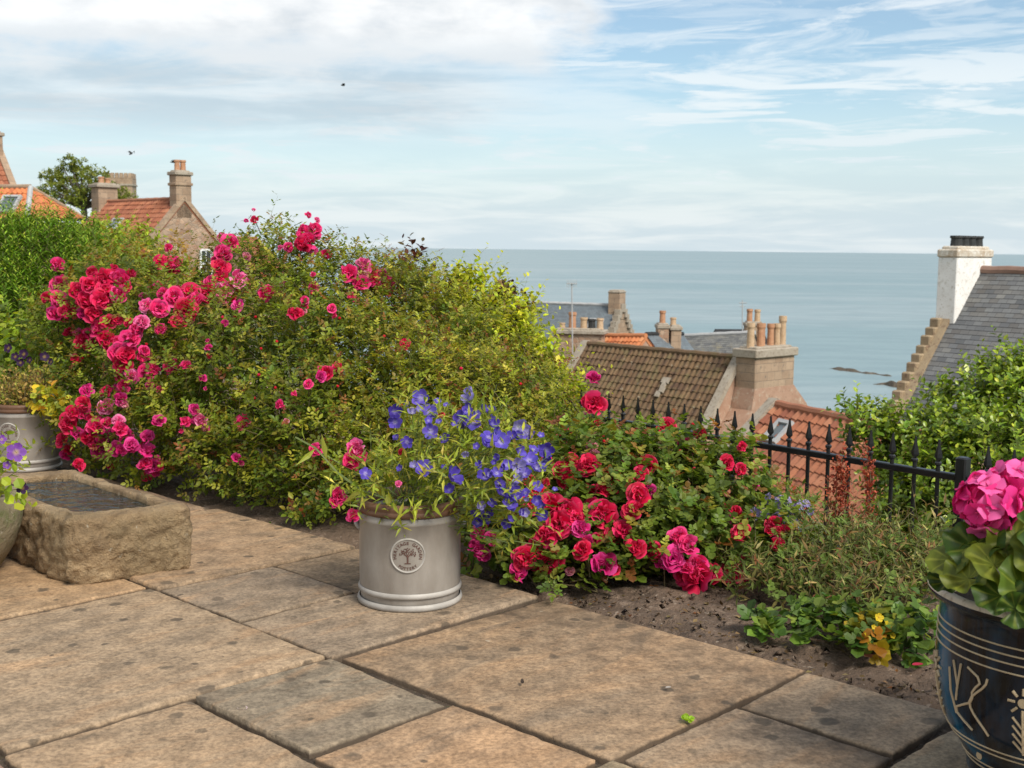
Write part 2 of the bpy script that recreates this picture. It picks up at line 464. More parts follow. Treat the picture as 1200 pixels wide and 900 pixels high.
M['slate_pale'] = tile_mat('pale_slate', [(0.15, 0.155, 0.15), (0.2, 0.2, 0.19), (0.11, 0.115, 0.12), (0.24, 0.24, 0.22)], 0.22, 0.14, 0.7, moss=(0.24, 0.21, 0.14), mossf=(0.52, 0.7))
M['slate_blue'] = tile_mat('blue_slate', [(0.13, 0.16, 0.18), (0.16, 0.19, 0.21), (0.12, 0.14, 0.155)], 0.22, 0.14, 0.6)
M['frame_white'] = noisy('white_paint', (0.74, 0.74, 0.72), (0.8, 0.8, 0.78), 6, 0.5, 0.05, 40)
m, t = material('window_glass')
t.p.inputs['Base Color'].default_value = (0.03, 0.04, 0.045, 1); t.p.inputs['Roughness'].default_value = 0.06
M['glass'] = m
M['soil'] = noisy('bed_soil', (0.10, 0.068, 0.046), (0.19, 0.13, 0.09), 6, 0.95, 0.9, 45, 0.03, c3=(0.25, 0.18, 0.13), spots=(0.32, 0.25, 0.19))
M['compost'] = noisy('compost', (0.03, 0.022, 0.016), (0.06, 0.045, 0.03), 20, 0.95, 0.8, 90, 0.02)
M['terrain'] = noisy('hill_ground', (0.06, 0.085, 0.03), (0.11, 0.12, 0.05), 0.4, 0.95, 0.4, 4, 0.2, c3=(0.16, 0.12, 0.08))
M['rock'] = noisy('shore_rock', (0.07, 0.055, 0.04), (0.14, 0.11, 0.08), 0.5, 0.9, 0.8, 2, 0.4, c3=(0.05, 0.05, 0.03))

def patio_mat():
    m, t = material('sandstone_paving')
    co = objco(t)
    a = t.add('ShaderNodeAttribute', attribute_name='Col')
    uv = t.add('ShaderNodeUVMap').outputs[0]
    st = t.scale(uv, (2.0, 9.0, 1.0))
    band = t.noise(st, 1.0, 7, 0.62, 0.9)
    big = t.noise(co, 2.1, 5, 0.6, 0.5)
    mid = t.noise(co, 11, 6, 0.65)
    fine = t.noise(co, 130, 4, 0.6)
    c = t.mix(t.smooth(big, 0.36, 0.66), a.outputs['Color'], t.mix(0.5, a.outputs['Color'], (0.24, 0.19, 0.14)))
    c = t.mix(t.math('MULTIPLY', t.smooth(band, 0.48, 0.72), 0.5), c, (0.41, 0.26, 0.15))
    c = t.mix(t.math('MULTIPLY', t.smooth(band, 0.50, 0.30), 0.5), c, (0.155, 0.13, 0.105))
    c = t.mix(0.6, c, t.mix(t.smooth(mid, .25, .75), (0.5, 0.49, 0.48), (1.5, 1.49, 1.46)), 'MULTIPLY')
    c = t.mix(0.5, c, t.mix(t.smooth(t.noise(co, 75, 5, 0.72), .28, .72), (0.30, 0.30, 0.30), (1.7, 1.68, 1.65)), 'MULTIPLY')
    # lichen patches (dark, a few cm) and pale specks
    v = t.add('ShaderNodeTexVoronoi', feature='F1'); v.inputs['Scale'].default_value = 13; v.inputs['Randomness'].default_value = 1
    t.set(v.inputs['Vector'], t.mix(0.035, co, t.noise(co, 22, 3, 0.6, out='Color')))
    zone = t.smooth(t.noise(co, 1.7, 3, 0.5), 0.30, 0.52)
    sc_ = t.add('ShaderNodeSeparateColor'); t.set(sc_.inputs[0], v.outputs['Color'])
    spot = t.math('MULTIPLY', t.smooth(v.outputs['Distance'], t.math('MULTIPLY', sc_.outputs[1], 0.40), t.math('MULTIPLY', sc_.outputs[1], 0.26)), t.math('GREATER_THAN', sc_.outputs[0], 0.42))
    c = t.mix(t.math('MULTIPLY', t.math('MULTIPLY', spot, zone), 0.78), c, (0.085, 0.07, 0.055))
    v3 = t.add('ShaderNodeTexVoronoi', feature='F1'); v3.inputs['Scale'].default_value = 6.5
    t.set(v3.inputs['Vector'], t.mix(0.05, co, t.noise(co, 30, 3, 0.6, out='Color')))
    s3 = t.add('ShaderNodeSeparateColor'); t.set(s3.inputs[0], v3.outputs['Color'])
    speck = t.math('MULTIPLY', t.smooth(v3.outputs['Distance'], t.math('MULTIPLY', s3.outputs[1], 0.11), t.math('MULTIPLY', s3.outputs[1], 0.07)), t.math('GREATER_THAN', s3.outputs[0], 0.62))
    c = t.mix(t.math('MULTIPLY', speck, 0.7), c, (0.55, 0.52, 0.46))
    c = t.mix(1.0, c, (0.985, 0.925, 0.835), 'MULTIPLY')
    sz = t.add('ShaderNodeSeparateXYZ'); t.set(sz.inputs[0], co)      # earth and painted-in shade on the slab sides down in the joints
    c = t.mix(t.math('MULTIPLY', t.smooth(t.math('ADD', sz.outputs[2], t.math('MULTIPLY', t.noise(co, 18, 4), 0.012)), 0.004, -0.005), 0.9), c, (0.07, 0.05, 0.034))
    t.set(t.p.inputs['Base Color'], c)
    t.p.inputs['Roughness'].default_value = 0.82
    t.p.inputs['Specular IOR Level'].default_value = 0.3
    pit = t.smooth(t.noise(co, 60, 5, 0.7), .30, .46)
    h = t.math('ADD', t.math('MULTIPLY', fine, 0.25), t.math('ADD', t.math('MULTIPLY', mid, 1.0), t.math('MULTIPLY', pit, 0.5)))
    t.set(t.p.inputs['Normal'], t.bump(h, 0.5, 0.008))
    return m
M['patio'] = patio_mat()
M['joint'] = noisy('joint_mortar', (0.045, 0.032, 0.022), (0.10, 0.07, 0.046), 14, 0.95, 0.8, 60, 0.02, c3=(0.16, 0.12, 0.085), spots=(0.05, 0.07, 0.02))

def sea_mat():
    m, t = material('sea_water')
    co = objco(t)
    n1 = t.noise(t.scale(co, (0.05, 0.14, 1)), 1.0, 6, 0.6, 0.3)
    n2 = t.noise(t.scale(co, (0.004, 0.02, 1)), 1.0, 5, 0.55, 0.3)
    n3 = t.noise(t.scale(co, (0.35, 0.9, 1)), 1.0, 4, 0.6, 0.3)
    n4 = t.noise(t.scale(co, (0.0012, 0.006, 1)), 1.0, 4, 0.55, 0.6)
    c = t.mix(t.smooth(t.math('ADD', t.math('MULTIPLY', n2, .5), t.math('MULTIPLY', n4, .5)), 0.40, 0.60), (0.225, 0.305, 0.315), (0.30, 0.36, 0.365))
    c = t.mix(t.math('MULTIPLY', t.smooth(n1, 0.40, 0.62), 0.35), c, (0.145, 0.21, 0.23))
    t.set(t.p.inputs['Base Color'], c)
    t.p.inputs['Roughness'].default_value = 0.42
    t.p.inputs['IOR'].default_value = 1.33
    t.set(t.p.inputs['Normal'], t.bump(t.math('ADD', n1, t.math('MULTIPLY', n3, 0.5)), 0.35, 1.2))
    return m
M['sea'] = sea_mat()

# ------------------------------------------------------------------ setting: terrain, sea, patio, bed
def sstep(x, a, b):
    q = min(1, max(0, (x - a) / (b - a))); return q * q * (3 - 2 * q)
def ground_z(x, y):
    s = sstep(x / (y + 1.0), -0.10, -0.20)
    zl = -2.2 - 1.6 * sstep(y, 90, 160) + 3.0 * sstep(y, 120, 200) * sstep(x / (y + 1.0), -0.24, -0.3)
    zr = -3.6 - 15.6 * sstep(y, 9, 120)
    z = zl * s + zr * (1 - s)
    z -= 26 * sstep(y, 118 + 130 * s, 150 + 150 * s)
    if y < 9: z = min(z, -3.4)
    return z + 0.5 * mnoise.noise(Vector((x * 0.07, y * 0.07, 0)))
mb = MB()
ys = [2 + 340 * (i / 90) ** 1.6 for i in range(91)]
def terr(u, v):
    j = v * 90; y = ys[min(90, int(round(j)))]
    x = (u - 0.5) * (30 + y * 2.2)
    return (x, y, ground_z(x, y))
mb.grid(terr, 90, 90)
mb.build('terrain', M['terrain'], smooth=True, kind='structure')

SEA_Z = -19.0
mb = MB()
mb.poly([(-60000, 20, SEA_Z), (60000, 20, SEA_Z), (60000, 60000, SEA_Z), (-60000, 60000, SEA_Z)])
mb.build('sea', M['sea'], kind='structure')

def skerry(pts, wid, hgt):
    mb = MB(); n = len(pts) * 6
    pv = [Vector(p) for p in pts]
    def fn(u, v):
        q = v * (len(pv) - 1); i = min(int(q), len(pv) - 2); c = pv[i].lerp(pv[i + 1], q - i)
        d = (pv[-1] - pv[0]).normalized(); nrm = Vector((-d.y, d.x, 0))
        e = math.sin(math.pi * v) ** 0.5
        ww = wid * e * (0.6 + 0.8 * mnoise.noise(c * 0.2 + Vector((3, 0, 0))))
        x = (u - 0.5) * 2
        z = hgt * e * (1 - x * x) * (0.7 + 0.9 * mnoise.noise(c * 0.35 + Vector((u * 2, 0, 0)))) - 0.25
        return c + nrm * x * ww + Vector((0, 0, z))
    mb.grid(fn, 8, n)
    return mb
for i, (pa, pb, wd, hg) in enumerate([((958, 430), (1046, 441), 2.0, 0.9), ((1018, 449), (1085, 456), 2.2, 0.9)]):
    a, b = G(*pa, SEA_Z), G(*pb, SEA_Z)
    pts = [a.lerp(b, k / 9) + Vector((0, random.uniform(-1.5, 1.5), 0)) for k in range(10)]
    skerry(pts, wd, hg).build('skerry', M['rock'], base=pts[4], smooth=True, cat='rock', group='low skerries off the shore',
        label=['low brown rock reef lying farther out in the calm sea', 'low brown rock reef ending beside the stepped gable of the slate house'][i])

# paving: rectangles in patio coordinates (a, b)
SLABS = [(-4.6, -3.05, -0.15, 0.80), (-3.03, -2.02, 0.05, 0.86), (-1.99, -0.995, 0.012, 0.885), (-0.975, -0.495, 0.012, 0.478), (-0.98, -0.50, 0.50, 0.90),
         (-0.475, -0.005, 0.012, 0.905), (0.02, 1.03, 0.035, 0.925), (1.055, 1.49, 0.555, 0.90), (1.055, 1.495, 0.06, 0.535), (1.525, 2.5, 0.35, 0.90), (1.525, 2.5, -0.55, 0.33),
         (-3.03, -2.02, -0.95, 0.03), (-2.0, -1.045, -0.62, -0.008), (-1.02, -0.015, -0.95, -0.012), (0.01, 0.50, -0.452, -0.008), (0.525, 1.01, -0.455, 0.005), (0.015, 1.01, -0.97, -0.475),
         (1.04, 1.5, -0.5, 0.035), (1.04, 2.0, -1.3, -0.53), (-1.02, -0.03, -1.9, -0.975), (-2.0, -1.045, -1.9, -0.645), (0.015, 1.01, -1.9, -0.99), (-3.03, -2.02, -1.9, -0.97), (2.52, 3.4, -0.5, 0.9)]
SLAB_COL = {0: (0.27, 0.2, 0.15), 2: (0.33, 0.235, 0.155), 3: (0.25, 0.20, 0.155), 4: (0.31, 0.225, 0.15), 5: (0.27, 0.215, 0.165), 6: (0.315, 0.225, 0.15), 7: (0.30, 0.23, 0.165), 8: (0.31, 0.235, 0.17),
            12: (0.36, 0.25, 0.155), 13: (0.335, 0.255, 0.18), 14: (0.215, 0.185, 0.145), 15: (0.37, 0.25, 0.16), 16: (0.36, 0.265, 0.18)}
mb = MB()
for k, (a0, a1, b0, b1) in enumerate(SLABS):
    nu, nv = max(8, int((a1 - a0) / 0.022)), max(8, int((b1 - b0) / 0.022))
    tilt = (random.uniform(-.004, .004), random.uniform(-.004, .004)); lift = random.uniform(-.004, .006)
    cr = [(random.uniform(-.004, .004), random.uniform(-.004, .004)) for _ in range(4)]
    a0 -= .001; a1 += .001; b0 -= .001; b1 += .001
    col = SLAB_COL.get(k, (random.uniform(.26, .35), random.uniform(.205, .24), random.uniform(.14, .165)))
    def fn(u, v, a0=a0, a1=a1, b0=b0, b1=b1, tilt=tilt, lift=lift, k=k, cr=cr):
        # skirt: outermost ring of the grid goes down
        du, dv = min(u, 1 - u) * (a1 - a0), min(v, 1 - v) * (b1 - b0)
        e = min(du, dv)
        jx = sum(c[0] * q for c, q in zip(cr, ((1 - u) * (1 - v), u * (1 - v), (1 - u) * v, u * v)))
        jy = sum(c[1] * q for c, q in zip(cr, ((1 - u) * (1 - v), u * (1 - v), (1 - u) * v, u * v)))
        a = a0 + (a1 - a0) * u; b = b0 + (b1 - b0) * v
        p = Vector((a * 9, b * 9, k * 3.1))
        wob = mnoise.noise(p) * 0.004 + mnoise.noise(p * 3.3) * 0.004 + mnoise.noise(p * 9) * 0.003
        edge_w = max(0, 1 - e / 0.05)
        a += (wob if u > 0.5 else -wob) * edge_w + jx; b += (wob if v > 0.5 else -wob) * edge_w + jy
        z = lift + tilt[0] * (u - .5) * 2 + tilt[1] * (v - .5) * 2
        z += mnoise.noise(Vector((a * 3.2, b * 5, k))) * 0.0035 + mnoise.noise(Vector((a * 14, b * 18, k))) * 0.0014
        rw = 0.009 + 0.006 * mnoise.noise(Vector((a * 6, b * 6, 9)))
        if e < rw: z -= 0.0045 * (1 - e / rw) ** 2
        if e < 1e-6: z -= 0.04
        return ab(a, b, z)
    def edged(n, L_):
        q = [0, .0004 / L_, .003 / L_, .007 / L_, .013 / L_]
        mid = [.022 / L_ + (1 - .044 / L_) * i / n for i in range(n + 1)]
        return q + mid + [1 - x for x in reversed(q)]
    us, vs = edged(nu, a1 - a0), edged(nv, b1 - b0)
    gu, gv = len(us) - 1, len(vs) - 1
    fn2 = lambda u, v, fn=fn, us=us, vs=vs, gu=gu, gv=gv: fn(us[int(round(u * gu))], vs[int(round(v * gv))])
    mb.grid(fn2, gu, gv, col, lambda u, v, us=us, vs=vs, gu=gu, gv=gv, a0=a0, a1=a1, b0=b0, b1=b1, k=k: (b0 + (b1 - b0) * vs[int(round(v * gv))] + k * 3.7, a0 + (a1 - a0) * us[int(round(u * gu))] + k * 1.3))
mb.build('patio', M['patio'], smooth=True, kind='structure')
mb = MB()
def jf(u, v):
    a, b = -5 + 8.6 * u, -2 + 2.9 * v
    return ab(a, b, -0.022 + 0.010 * mnoise.noise(Vector((a * 9, b * 9, 2))) + .005 * mnoise.noise(Vector((a * 40, b * 40, 2))))
mb.grid(jf, 260, 110)
mb.build('patio_joint_bed', M['joint'], smooth=True, kind='structure')

def bed_back(a):
    return 2.74 + 2.0 * sstep(a, -3.6, -6.0)
mb = MB()
def bf(u, v):
    a = -9 + 13 * u; b = 0.84 + (bed_back(a) - 0.84) * v ** 1.25
    z = -0.035 + 0.045 * mnoise.noise(Vector((a * 2.2, b * 2.2, 0))) + 0.022 * mnoise.noise(Vector((a * 9, b * 9, 1))) + 0.013 * mnoise.noise(Vector((a * 26, b * 26, 1)))
    return ab(a, b, z + 0.02 * sstep(b, 0.9, 1.1) - 0.22 * sstep(v, 0.80, 0.98))
mb.grid(bf, 420, 70)
# loose crumbs of earth belong to the same sheet
for _ in range(900):
    a = random.uniform(-0.6, 2.6); b = random.uniform(0.93, 1.5)
    s = random.choice((0.003, 0.004, 0.006, 0.009)) * random.uniform(.7, 1.3)
    c = ab(a, b, -0.03 + 0.045 * mnoise.noise(Vector((a * 2.2, b * 2.2, 0))) + 0.02)
    q = [c + Vector((random.gauss(0, 1), random.gauss(0, 1), random.gauss(0, .8))) * s for _ in range(5)]
    n = mb.addv(q)
    for tri in ((0, 1, 2), (0, 2, 3), (0, 3, 1), (4, 2, 1), (4, 3, 2), (4, 1, 3)): mb.face([n + i for i in tri])
mb.build('flower_bed', M['soil'], smooth=True, kind='structure')
mb = MB()
def wf(u, v):
    a = -9 + 13 * u; return ab(a, bed_back(a) + 0.02, -0.2 - 4.0 * v)
mb.grid(wf, 80, 4)
def wf2(u, v):
    a = -9 + 13 * u; return ab(a, bed_back(a) + 0.02 + 0.30 * v, -0.2)
def wf3(u, v):
    a = -9 + 13 * u; return ab(a, bed_back(a) + 0.32, -0.2 - 4.0 * v)
mb.grid(wf2, 80, 1); mb.grid(wf3, 80, 4)
mb.build('retaining_wall', M['sandstone'], label='stone retaining wall holding up the flower bed below the railing', cat='wall')


# ------------------------------------------------------------------ buildings
def roof_slope(mb, A, B, down, length, kind, thick=0.10, z_off=0.0, p0=0.0):
    """one slope hung from the ridge A-B; down = unit vector down the slope"""
    A, B, down = Vector(A), Vector(B), Vector(down)
    S = (B - A); W = S.length; S = S / W
    N = S.cross(down).normalized()
    if N.z < 0: N = -N
    if kind == 'pantile':
        per, cs = 0.24, 0.32
        nu = max(6, int(W / per * 6))
        nc = max(2, int(round(length / cs)))
        def fn(u, v):
            i = v * (2 * nc - 1); r = int(round(i)); c = (r + 1) // 2; frac = 0 if r % 2 == 0 and r > 0 else 1
            tt = (c if r % 2 else c) * length / nc
            s = u * W; ph = (s / per) % 1.0
            lift = (0.035 if r % 2 else 0.0) + 0.022 * mnoise.noise(Vector((math.floor(s / per) * 1.37, (r // 2) * 2.11, W)))
            h = 0.034 * math.sin(2 * math.pi * ph) + 0.012 * math.sin(4 * math.pi * ph + 0.6)
            sag = -0.03 * math.sin(math.pi * u) * math.sin(math.pi * min(1, v)) + 0.012 * mnoise.noise(Vector((s * 0.7, tt * 0.7, W)))
            return A + S * s + down * tt + N * (h + lift + sag + z_off + 0.05)
        mb.grid(fn, nu, 2 * nc - 1, None, lambda u, v: (u * W + p0, v * length))
    else:
        cs = 0.14; nc = max(2, int(round(length / cs)))
        nu = max(2, int(W / 0.5))
        def fn(u, v):
            r = int(round(v * (2 * nc - 1))); c = (r + 1) // 2
            tt = c * length / nc
            return A + S * (u * W) + down * tt + N * ((0.010 if r % 2 else 0.0) + z_off + 0.04 + 0.02 * mnoise.noise(Vector((u * W, tt, W))))
        mb.grid(fn, nu, 2 * nc - 1, None, lambda u, v: (u * W + p0, v * length))
    # eaves and verge thickness, underside
    q = [A + N * z_off, B + N * z_off, B + down * length + N * z_off, A + down * length + N * z_off]
    lo = [p - N * thick for p in q]
    mb.prism(lo, q)

def gable_house(name, label, A, B, fdir, pitch, run_f, run_b, wall_z, tile, roof, wall, skew=(None, None), ridge_mat=None, group=None, skew_mat=None, cat='house'):
    """A, B ridge ends; fdir = horizontal unit vector down the front slope"""
    A, B = Vector(A), Vector(B); fd = Vector(fdir).normalized()
    S = (B - A).normalized()
    fd = (fd - S * fd.dot(S)); fd.z = 0; fd.normalize()
    ca, sa = math.cos(pitch), math.sin(pitch)
    df = (fd * ca + Vector((0, 0, -sa))); db = (-fd * ca + Vector((0, 0, -sa)))
    base = (A + B) / 2; base.z = wall_z
    t = thing(name, base, label, cat, group)
    lf, lb = run_f / ca, run_b / ca
    mb = MB()
    roof_slope(mb, A, B, df, lf + 0.15, tile); roof_slope(mb, A, B, db, lb + 0.15, tile)
    rf = mb.build('roof', roof, t, smooth=False)
    mb = MB()
    dz = Vector((0, 0, -0.14))
    def pent(p):
        ef = p + fd * run_f + Vector((0, 0, -run_f * sa / ca)); eb = p - fd * run_b + Vector((0, 0, -run_b * sa / ca))
        return [Vector((eb.x, eb.y, wall_z)), Vector((ef.x, ef.y, wall_z)), ef + dz, p + dz, eb + dz]
    mb.prism(pent(A + S * 0.02), pent(B - S * 0.02))
    mb.build('wall', wall, t)
    mb = MB()
    n = int((B - A).length / 0.4)
    mb.tube([A + (B - A) * (i / n) + Vector((0, 0, 0.05 + 0.015 * (i % 2))) for i in range(n + 1)], 0.11, 8)
    mb.build('ridge_capping', ridge_mat or roof, t)
    for end, sk, sg in ((A, skew[0], 1), (B, skew[1], -1)):
        if not sk: continue
        mb = MB()
        for d, L in ((df, lf), (db, lb)):
            if sk == 'skew':
                c0 = end + S * sg * 0.10; nrm = S.cross(d).normalized(); nrm = nrm if nrm.z > 0 else -nrm
                mb.box(c0 + d * (L / 2) + nrm * 0.07, d * (L / 2 + 0.1), S * 0.16, nrm * 0.10)
            else:   # crow steps
                rise = sk; n = int(L * sa / rise)
                hd = Vector((d.x, d.y, 0)).normalized()
                stp = rise * ca / sa
                for i in range(n + 1):
                    x0 = i * stp
                    top = end.z - i * rise + 0.16 + random.uniform(-.02, .02)
                    c = end + S * sg * 0.06 + hd * (x0 + stp / 2); c.z = top - rise * 0.75
                    mb.box(c, hd * (stp / 2 + 0.03), S * 0.19, (0, 0, rise * 0.75))
        mb.build('crow_step_coping' if sk != 'skew' else 'gable_coping', skew_mat or M['coping'], t)
    return t, (A, B, S, fd, df, db)

def chimney(parent, c, ex, ey, z0, z1, mat, pots=(), cap=0.08, cap_h=0.18, cap_mat=None, name='chimney', base_course=None):
    """stack centred on c (x, y); ex, ey half vectors; pots = (along ex -1..1, along ey, radius, height, material)"""
    c = Vector((c[0], c[1], 0)); ex, ey = Vector(ex), Vector(ey)
    mb = MB()
    mb.bevel_box(c + Vector((0, 0, (z0 + z1 - cap_h) / 2)), ex, ey, (0, 0, (z1 - cap_h - z0) / 2), 0.02)
    if base_course:
        zb, ov = base_course
        mb.bevel_box(c + Vector((0, 0, zb)), ex + ex.normalized() * ov, ey + ey.normalized() * ov, (0, 0, 0.07), 0.02)
    ch = mb.build(name, mat, parent)
    mb = MB()
    mb.bevel_box(c + Vector((0, 0, z1 - cap_h / 2 - 0.004)), ex + ex.normalized() * cap, ey + ey.normalized() * cap, (0, 0, cap_h / 2), 0.03)
    mb.bevel_box(c + Vector((0, 0, z1 + 0.02)), ex * 0.9, ey * 0.9, (0, 0, 0.05), 0.03)
    mb.build('chimney_cap', cap_mat or M['coping'], ch)
    for (px, py, r, h, pm) in pots:
        mb = MB()
        p = c + ex * px + ey * py + Vector((0, 0, z1 + 0.02))
        mb.lathe([(r * 1.05, 0), (r * 0.95, 0.06), (r * 0.86, h * 0.75), (r * 0.95, h * 0.80), (r * 1.05, h * 0.84), (r * 1.0, h), (r * 0.78, h), (r * 0.74, h * 0.6)], p, 12)
        mb.build('chimney_pot', pm, ch, smooth=False)
    return ch

def dirv(deg):
    return Vector((math.cos(R_(deg)), math.sin(R_(deg)), 0))

# -- left: stone gabled cottage with red roof
A = P(216, 234, 60); n_ = dirv(-45); B = A - n_ * 8.6
h, fr = gable_house('stone_cottage', 'stone gabled cottage with red pantile roof and tall chimney on its gable', A, B, dirv(225), R_(48), 1.95, 1.95, -3.2, 'pantile', M['tile_red'], M['sandstone'], skew=('skew', None), skew_mat=M['ashlar'])
S_ = fr[2]
chimney(h, A + S_ * 0.35 , dirv(45) * 0.42, dirv(-45) * 0.33, A.z - 0.9, P(219, 201, 60).z, M['ashlar'], [(-0.38, 0, .15, .55, M['pot_clay']), (0.38, 0, .15, .55, M['pot_clay'])], base_course=(A.z + 0.75, 0.06))
chimney(h, B - S_ * 0.3, dirv(45) * 0.55, dirv(-45) * 0.42, B.z - 0.6, P(96, 216, 66).z, M['ashlar'], [(-0.3, 0, .17, .38, M['pot_clay']), (0.35, 0, .15, .3, M['pot_clay'])], cap=0.12)
# gable window
gc = P(244, 309, 60.6); gu = dirv(45); gn = dirv(-45)
gc = A + gu * ((gc - A).dot(gu)) + Vector((0, 0, gc.z - A.z)) + gn * 0.03
mb = MB()
for sx in (-1, 1): mb.box(gc + gu * sx * 0.30 + gn * 0.02, gu * 0.045, gn * 0.05, (0, 0, 0.68))
for z in (-0.68, 0.0, 0.68): mb.box(gc + Vector((0, 0, z)) + gn * 0.02, gu * 0.255, gn * 0.045, (0, 0, 0.045))
mb.box(gc + gn * 0.015, gu * 0.02, gn * 0.03, (0, 0, 0.63))
wf_ = mb.build('window', M['frame_white'], h)
mb = MB(); mb.box(gc - gn * 0.01, gu * 0.29, gn * 0.02, (0, 0, 0.67)); mb.build('pane', M['glass'], wf_)
def rooflight(parent, p, S, df, w_, l_):
    N = S.cross(df).normalized(); N = N if N.z > 0 else -N
    mb = MB()
    for sx in (-1, 1): mb.box(p + S * sx * w_ + N * 0.09, S * 0.05, df * (l_ + .05), N * 0.07)
    for sx in (-1, 1): mb.box(p + df * sx * l_ + N * 0.09, S * (w_ - .05), df * 0.05, N * 0.068)
    r = mb.build('skylight', M['lead'], parent)
    mb = MB(); mb.box(p + N * 0.08, S * (w_ - .05), df * (l_ - .05), N * 0.02); mb.build('pane', M['sky_pane'], r)
m, t = material('skylight_pane'); t.p.inputs['Base Color'].default_value = (0.10, 0.12, 0.125, 1); t.p.inputs['Roughness'].default_value = 0.04
t.p.inputs['Specular IOR Level'].default_value = 1.0
M['sky_pane'] = m
rooflight(h, A + S_ * 4.9 + fr[4] * 1.75, S_, fr[4], 0.5, 0.42)

# low red roofed wing right of the gable
A = P(262, 280, 63); B = P(300, 281, 66)
h, fr = gable_house('low_outhouse', 'low outhouse with dull red roof right of the stone gable', A, B, (0.4, -1, 0), R_(40), 1.8, 1.8, -3.4, 'pantile', M['tile_red'], M['harl'])

# hipped orange roof house at the far left edge
Rr = P(36, 221, 50.5); Nn = P(32, 257, 49.2); Fc = P(98, 257, 52.2)
L_ = Vector((-0.97, 0.24, 0)).normalized()
Rl = Rr + L_ * 6; Nl = Nn + L_ * 6.6
t_ = thing('hipped_house', (Nn.x - 2, Nn.y + 2, -3), 'house with hipped orange pantile roof and a skylight behind the clipped hedge', 'house')
mb = MB()
def slope_quad(mb, p_tl, p_tr, p_br, p_bl, nw, nh):
    """pantiled surface through four points, top edge may be short"""
    p_tl, p_tr, p_br, p_bl = map(Vector, (p_tl, p_tr, p_br, p_bl))
    N = (p_tr - p_bl).cross(p_tl - p_br).normalized(); N = N if N.z > 0 else -N
    W = (p_br - p_bl).length; H = ((p_tl + p_tr) / 2 - (p_bl + p_br) / 2).length
    nc = max(2, int(H / 0.32)); nu = int(W / 0.04)
    sx = (p_br - p_bl).normalized()
    def fn(u, v):
        r = int(round(v * (2 * nc - 1))); c = (r + 1) // 2; vv = c / nc
        p = p_tl.lerp(p_bl, vv).lerp(p_tr.lerp(p_br, vv), u)
        s = (p - p_bl).dot(sx); ph = (s / 0.24) % 1.0
        return p + N * (0.034 * math.sin(2 * math.pi * ph) + (0.035 if r % 2 else 0) + 0.05)
    def uvf(u, v):
        p = p_tl.lerp(p_bl, v).lerp(p_tr.lerp(p_br, v), u)
        return ((p - p_bl).dot(sx), v * H)
    mb.grid(fn, nu, 2 * nc - 1, None, uvf)
slope_quad(mb, Rl, Rr, Nn, Nl, 0, 0)
slope_quad(mb, Rr, Rr + (Fc - Nn) * 0.01, Fc, Nn, 0, 0)
Rb = Rl + Vector((2.0, 4.2, -2.2)); 
mb.poly([Rr, Rl, Rl + Vector((1.0, 3.2, -1.3)), Fc])
mb.build('roof', M['tile_orange'], t_)
mb = MB()
mb.tube([Rr + Vector((0, 0, 0.06)), Nn + Vector((0, 0, 0.08))], 0.11, 8)
mb.build('hip_flashing', M['lead'], t_)
mb = MB()
mb.tube([Rr + Vector((0, 0, 0.06)), Fc + Vector((0, 0, 0.08))], 0.085, 8)
mb.tube([Rr + Vector((0, 0, 0.08)), Rl + Vector((0, 0, 0.08))], 0.10, 8)
mb.build('ridge_capping', M['ashlar'], t_)
mb = MB()
dn = Vector((0, 0, -0.12)); ins = Vector((0.05, 0.25, 0))
ring = [Nl + ins + dn, Nn + ins + Vector((-.1, 0, 0)) + dn, Fc + Vector((-.25, .05, 0)) + dn, Rl + Vector((1.0, 3.2, -1.4))]
mb.prism([Vector((p.x, p.y, -3.2)) for p in ring], ring)
mb.build('wall', M['harl'], t_)
mb = MB()
mb.tube([Nl + Vector((0, -.06, -0.03)), Nn + Vector((0.02, -.06, -0.03)), Fc + Vector((.05, -.04, -0.03))], 0.06, 8)
mb.build('gutter', M['iron'], t_)
sd = (Nn - Rr); sd = (sd - L_ * sd.dot(L_)).normalized()
rooflight(t_, P(11, 241, 49.9), L_, sd, 0.38, 0.42)

# tall gabled house behind it, cut by the frame
A = P(1, 178, 60); rd = dirv(225)
h, fr = gable_house('tall_gabled_house', 'tall house with steep red roof and stone coping rising behind the hipped roof', A, A + rd * 8, dirv(-45), R_(50), 3.0, 3.0, -3.0, 'pantile', M['tile_red'], M['sandstone'], skew=('skew', None), skew_mat=M['ashlar'])
chimney(h, A + rd * 0.45 , dirv(-45) * 0.4, dirv(45) * 0.4, A.z - 0.8, P(1, 156, 60).z, M['ashlar'], [(0, 0, .16, .35, M['pot_clay'])])

# church tower with battlements far behind the tree
c = P(142, 209, 200); tw = 2.05
t_ = thing('church_tower', (c.x, 200, -3), 'distant grey church tower with battlements behind the windswept tree', 'tower')
mb = MB(); tu, tv = dirv(8), dirv(98)
mb.box((c.x, 200, (c.z - 4) / 2), tu * tw, tv * tw, (0, 0, (c.z + 4) / 2)); mb.build('wall', M['ashlar'], t_)
mb = MB()
for i in range(6):
    x = -tw + 0.3 + i * (2 * tw - 0.6) / 5
    for s in (-1, 1):
        mb.box(Vector((c.x, 200, c.z + 0.35)) + tu * x + tv * (tw - 0.2) * s, tu * 0.26, tv * 0.24, (0, 0, 0.42))
        if 0 < i < 5: mb.box(Vector((c.x, 200, c.z + 0.35)) + tv * x + tu * (tw - 0.2) * s, tu * 0.24, tv * 0.26, (0, 0, 0.42))
mb.build('battlement', M['ashlar'], t_)
mb = MB(); mb.box((c.x, 200, c.z - 1.1), tu * (tw + .15), tv * (tw + .15), (0, 0, 0.14)); mb.build('string_course', M['coping'], t_)

